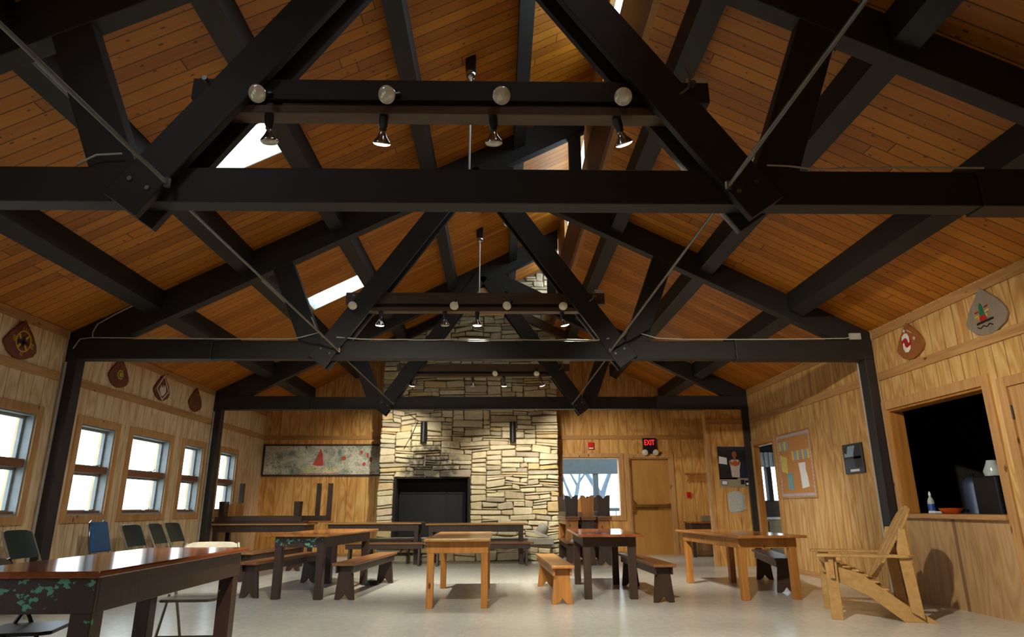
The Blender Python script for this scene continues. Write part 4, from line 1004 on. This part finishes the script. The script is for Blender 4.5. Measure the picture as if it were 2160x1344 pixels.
# alcove table, box, basket
table(4.28, 14.3, 0, .62, .55, .69, .06, (.03, .03), M['topd'], M['dark'], 'small dark side table behind the partition in the alcove')
tag(MB().lathe([(.2, .0), (.29, .05), (.33, .17), (.31, .3), (.29, .3), (.3, .17), (.2, .03)], 24, Matrix.Translation((4.3, 14.33, 0)) @ Matrix.Diagonal((.78, .6, 1, 1))).build('basket', M['wicker'], smooth=True), 'round brown basket on the floor under the alcove table', 'basket')
t = thing('radio', 'small beige radio with dark speaker on the alcove table', 'radio', (4.38, 14.2, .694))
box(-.12, .2, -.06, .06, 0, .12).build('radio_body', M['beige'], t, bevel=.008); MB().lathe([(.04, 0), (.042, .005), (.01, .008)], 16, Matrix.Translation((.1, -.061, .06)) @ Euler((PI/2, 0, 0)).to_matrix().to_4x4()).build('radio_speaker', M['iron'], t, smooth=True)

# poster and newspapers on the partition
onN = lambda u, v, d: (u, 12.02-d, v)
t = thing('poster', 'dark poster of a person in white holding an orange ball on the partition', 'poster', onN(4.27, 1.69, 0))
g = lambda a, b, d: tuple(Vector(onN(a, b, d))-Vector(onN(0, 0, 0)))
MB().prism(rect(-.28, .28, -.36, .36), g, .003, .007).build('poster_sheet', M['navy'], t)
em(t, g, 'print_dark', M['inkd'], [rect(-.28, .05, -.22, .3), rect(.05, .28, .1, .3)], .0072, .0004)
em(t, g, 'print_band', M['mat'], [rect(-.279, .279, -.359, -.2)], .0072, .0004)
em(t, g, 'print_shirt', M['shirt'], [[(-.05, -.18), (.09, -.19), (.1, -.05), (.13, .08), (.09, .13), (-.03, .13), (-.08, .1), (-.06, -.02)]], .0078, .0004)
em(t, g, 'print_skin', M['skin'], [disc(.025, .22, .045, .058, 14), rect(.005, .045, .12, .17), bar(-.06, .1, -.03, .03, .035), bar(.11, .1, .08, .03, .035)], .0084, .0004)
em(t, g, 'print_ball', M['ball'], [disc(.03, .06, .055, .05, 16)], .009, .0004)
em(t, g, 'print_logo', M['inkd'], [rect(-.25, -.14, -.32, -.24)], .0078, .0004); em(t, g, 'print_badge', M['inkd'], [rect(.1, .17, -.31, -.23)], .0078, .0004); em(t, g, 'print_badge', M['inkd'], [rect(.18, .26, -.34, -.24)], .0078, .0004); em(t, g, 'print_label', M['paper'], [rect(-.24, -.15, -.31, -.25), rect(.2, .24, -.32, -.28)], .0084, .0004)
tag(MB().prism([(-.05, -.06), (.1, -.08), (.1, .04), (-.04, .07)], lambda u, v, d: onN(4.05+u, 1.81+v, d), .0095, .011).build('note', M['paper']), 'white note stuck over the left edge of the dark poster', 'paper')
t = thing('newspaper', 'crumpled newspaper pages pinned under the dark poster', 'newspaper', onN(4.24, 1.08, 0))
w = MB(); rr = random.Random(2)
for k in range(5):
    a = rr.uniform(-.3, .3); cx, cz = rr.uniform(-.04, .04), rr.uniform(-.03, .03)
    w.prism([(cx+math.cos(a)*x-math.sin(a)*z, cz+math.sin(a)*x+math.cos(a)*z) for x, z in ((-.13, -.15), (.12, -.14), (.13, .12), (.02, .18), (-.12, .14))], g, .004+k*.006, .006+k*.006)
w.build('pages', M['news'], t)

# cork board and framed photo
t = thing('notice_board', 'tan cork notice board with scalloped border right of the doorway', 'board', onR(-10.29, 1.64, 0))
g = lambda a, b, d: tuple(Vector(onR(a, b, d))-Vector(onR(0, 0, 0)))
MB().prism(rect(-.58, .6, -.5, .47), g, .003, .015).build('cork_panel', M['cork'], t)
w = MB()
for i in range(20):
    for z in (-.47, .44): w.prism(disc(-.55+i*.0585, z, .028, .026, 8), g, .0155, .0165)
for i in range(16):
    for x in (-.555, .575): w.prism(disc(x, -.42+i*.055, .02, .027, 8), g, .0155, .0165)
w.build('scalloped_border', M['pgrey'], t)
w = MB()
for q in (rect(-.6, .62, .47, .49), rect(-.6, .62, -.52, -.5), rect(-.6, -.58, -.5, .47), rect(.6, .62, -.5, .47)): w.prism(q, g, .003, .02)
w.build('board_edge', M['trim'], t)
def note(label, poly, mat, grp=None, d=.017):
    return tag(MB().prism(poly, lambda u, v, dd: onR(-10.29+u, 1.64+v, dd), d, d+.002).build('note', M[mat]), label, 'paper', grp)
ol = ['first', 'second', 'third', 'fourth', 'fifth', 'sixth', 'seventh']
for i in range(4): note('%s card, %s from the left in the upper row on the cork board' % (('yellow', 'blue')[i % 2], ol[i]), rect(-.5+i*.088, -.43+i*.088, .22, .36), ('yel', 'blu')[i % 2], 'cards on the cork board')
for i in range(7): note('%s card, %s from the left in the lower row on the cork board' % (('yellow', 'blue')[i % 2], ol[i]), rect(-.06+i*.088, .01+i*.088, .05, .19), ('yel', 'blu')[i % 2], 'cards on the cork board')
note('tilted yellow sheet at the left edge of the cork board', [(-.48, -.1), (-.27, -.14), (-.24, .1), (-.5, .16)], 'yel', None, .018)
note('narrow teal leaflet low on the left of the cork board', [(-.3, -.38), (-.12, -.4), (-.11, -.14), (-.29, -.13)], 'teal')
note('curled white paper strip low on the right of the cork board', [(.18, -.38), (.42, -.36), (.4, -.22), (.36, -.1), (.37, .0), (.14, .0), (.17, -.18)], 'paper')
t = thing('framed_photo', 'black framed lake photo on the right wall beside the right post', 'picture', onR(-8.55, 1.595, 0))
MB().prism(rect(-.24, .24, -.19, .19), g, .003, .02).build('frame', M['inkd'], t, bevel=.004)
em(t, g, 'photo_sky', M['blu'], [rect(-.2, .2, .02, .16)], .0205, .0006); em(t, g, 'photo_lake', M['navy'], [rect(-.2, .2, -.12, .02)], .0205, .0006)
em(t, g, 'photo_shore', M['pblk'], [rect(-.2, .2, -.005, .025), [(.04, -.12), (.2, -.12), (.2, .16), (.08, .16), (.02, .05)], [(-.2, .08), (-.14, .06), (-.1, .16), (-.2, .16)]], .0212, .0006); em(t, g, 'photo_caption', M['paper'], [rect(-.1, .12, -.165, -.135)], .0205, .0006)

# ------------------------------------------------------------------ on the hatch counter
t = thing('squeeze_bottle', 'small clear bottle with blue label at the left of the hatch', 'bottle', (4.78, 7.38, .92))
MB().lathe([(.033, 0), (.035, .01), (.035, .12), (.028, .15), (.012, .175), (.012, .19)], 18).build('bottle_body', M['clear'], t, smooth=True)
MB().lathe([(.0355, .03), (.0355, .1)], 18).build('bottle_label', M['label'], t, smooth=True); MB().lathe([(.013, .19), (.013, .21), (.004, .235)], 12).build('bottle_cap', M['white'], t, smooth=True)
tag(MB().lathe([(.07, 0), (.1, .03), (.115, .055), (.108, .055), (.09, .03), (.06, .008)], 22, Matrix.Translation((4.80, 7.10, .921))).build('bowl', M['orange'], smooth=True), 'shallow orange plastic bowl on the hatch sill', 'bowl')
tag(box(4.70, 4.8, 7.22, 7.33, .92, .945).build('napkin_pack', M['paper'], bevel=.005), 'folded white napkins beside the clear bottle on the hatch sill', 'napkins')
t = thing('kitchen_table', 'dark work table inside the kitchen hatch', 'table', (5.32, 6.8, 0))
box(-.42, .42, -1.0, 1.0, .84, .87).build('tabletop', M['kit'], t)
for sx in (-.38, .38):
    for sy in (-.95, .95): box(sx-.03, sx+.03, sy-.03, sy+.03, 0, .84).build('leg', M['kit'], t)
t = thing('coffee_urn', 'tall dull metal coffee urn in the dark kitchen hatch', 'urn', (5.1, 7.1, .872))
MB().lathe([(.1, 0), (.12, .02), (.11, .04), (.11, .33), (.1, .38), (.06, .42), (.02, .43)], 22).build('urn_body', M['pot'], t, smooth=True)
MB().lathe([(.012, .43), (.024, .45), (.01, .47)], 12).build('urn_knob', M['iron'], t, smooth=True)
MB().cyl((-.1, 0, .08), (-.16, 0, .08), .012).build('urn_tap', M['iron'], t, smooth=True)
t = thing('coffee_maker', 'black coffee machine with clear jug top beside the urn in the kitchen', 'coffee maker', (5.1, 6.74, .872))
box(-.15, .15, -.17, .17, 0, .42).build('machine_body', M['iron'], t, bevel=.02); MB().lathe([(.08, .42), (.09, .47), (.05, .56), (.045, .58)], 18, Matrix.Translation((0, .04, 0))).build('jug', M['clear'], t, smooth=True)

# dark cap on the floor by the bench
t = thing('cap', 'black cloth cap dropped on the floor beside the bench left of the middle table', 'cap', (-1.72, 9.5, 0))
MB().lathe([(.1, 0), (.1, .02), (.075, .055), (.01, .065)], 18).build('cap_crown', M['inkd'], t, smooth=True); MB().prism([(-.14, -.05), (-.07, -.09), (.02, -.1), (.0, .0), (-.1, .02)], lambda u, v, d: (u, v, d), .002, .01).build('cap_brim', M['inkd'], t)

# ------------------------------------------------------------------ light, world, camera
def area(loc, rot, sx, sy, power, col):
    l = bpy.data.lights.new('daylight', 'AREA'); l.shape = 'RECTANGLE'; l.size = sx; l.size_y = sy; l.energy = power; l.color = col
    o = bpy.data.objects.new('window_daylight', l); C.objects.link(o); o.location = loc; o.rotation_euler = rot
    l.cycles.is_portal = True
    return o
for a, b in WL+WB: area((XL-.21, (a+b)/2, (ZB+ZT)/2), (0, -PI/2, 0), ZT-ZB, b-a, 1, (1, 1, 1))
for a, b in CG: area((XC+.08, (a+b)/2, (ZS+ZH)/2), (0, PI/2, 0), ZH-ZS, b-a, 1, (1, 1, 1))
for a, b, c, d in SKY: area(((a+b)/2, (c+d)/2, zl((a+b)/2)+.26), (0, -math.atan(SL), 0), (b-a)*1.15, d-c, 1, (1, 1, 1))
area(((EW[0]+EW[1])/2, YE+.22, (EW[2]+EW[3])/2), (-PI/2, 0, 0), EW[1]-EW[0], EW[3]-EW[2], 1, (1, 1, 1))

wd = bpy.data.worlds.new('sky'); bpy.context.scene.world = wd; wd.use_nodes = True
bg = wd.node_tree.nodes['Background']; bg.inputs[0].default_value = (.78, .90, 1.0, 1); bg.inputs[1].default_value = 6.5

cd = bpy.data.cameras.new('camera'); cam = bpy.data.objects.new('camera', cd); C.objects.link(cam)
f, pitch, yaw, roll = 1370.24, .2822, .0205, -.0040
cd.sensor_fit = 'HORIZONTAL'; cd.sensor_width = 36; cd.lens = f*36/2160; cd.clip_start = .05; cd.clip_end = 300
F = Vector((math.sin(yaw)*math.cos(pitch), math.cos(yaw)*math.cos(pitch), math.sin(pitch))); Rr = Vector((math.cos(yaw), -math.sin(yaw), 0)); U = Rr.cross(F)
R2 = Rr*math.cos(roll)+U*math.sin(roll); U2 = -Rr*math.sin(roll)+U*math.cos(roll)
cam.matrix_world = Matrix(((R2.x, U2.x, -F.x, 0), (R2.y, U2.y, -F.y, 0), (R2.z, U2.z, -F.z, 1.0078), (0, 0, 0, 1)))
sc = bpy.context.scene; sc.camera = cam
sc.view_settings.view_transform = 'Standard'; sc.view_settings.look = 'None'; sc.view_settings.exposure = 0
sc.cycles.max_bounces = 10; sc.cycles.diffuse_bounces = 6; sc.cycles.transparent_max_bounces = 12; sc.cycles.sample_clamp_indirect = 6
sc.cycles.use_denoising = True; sc.cycles.caustics_reflective = False; sc.cycles.caustics_refractive = False
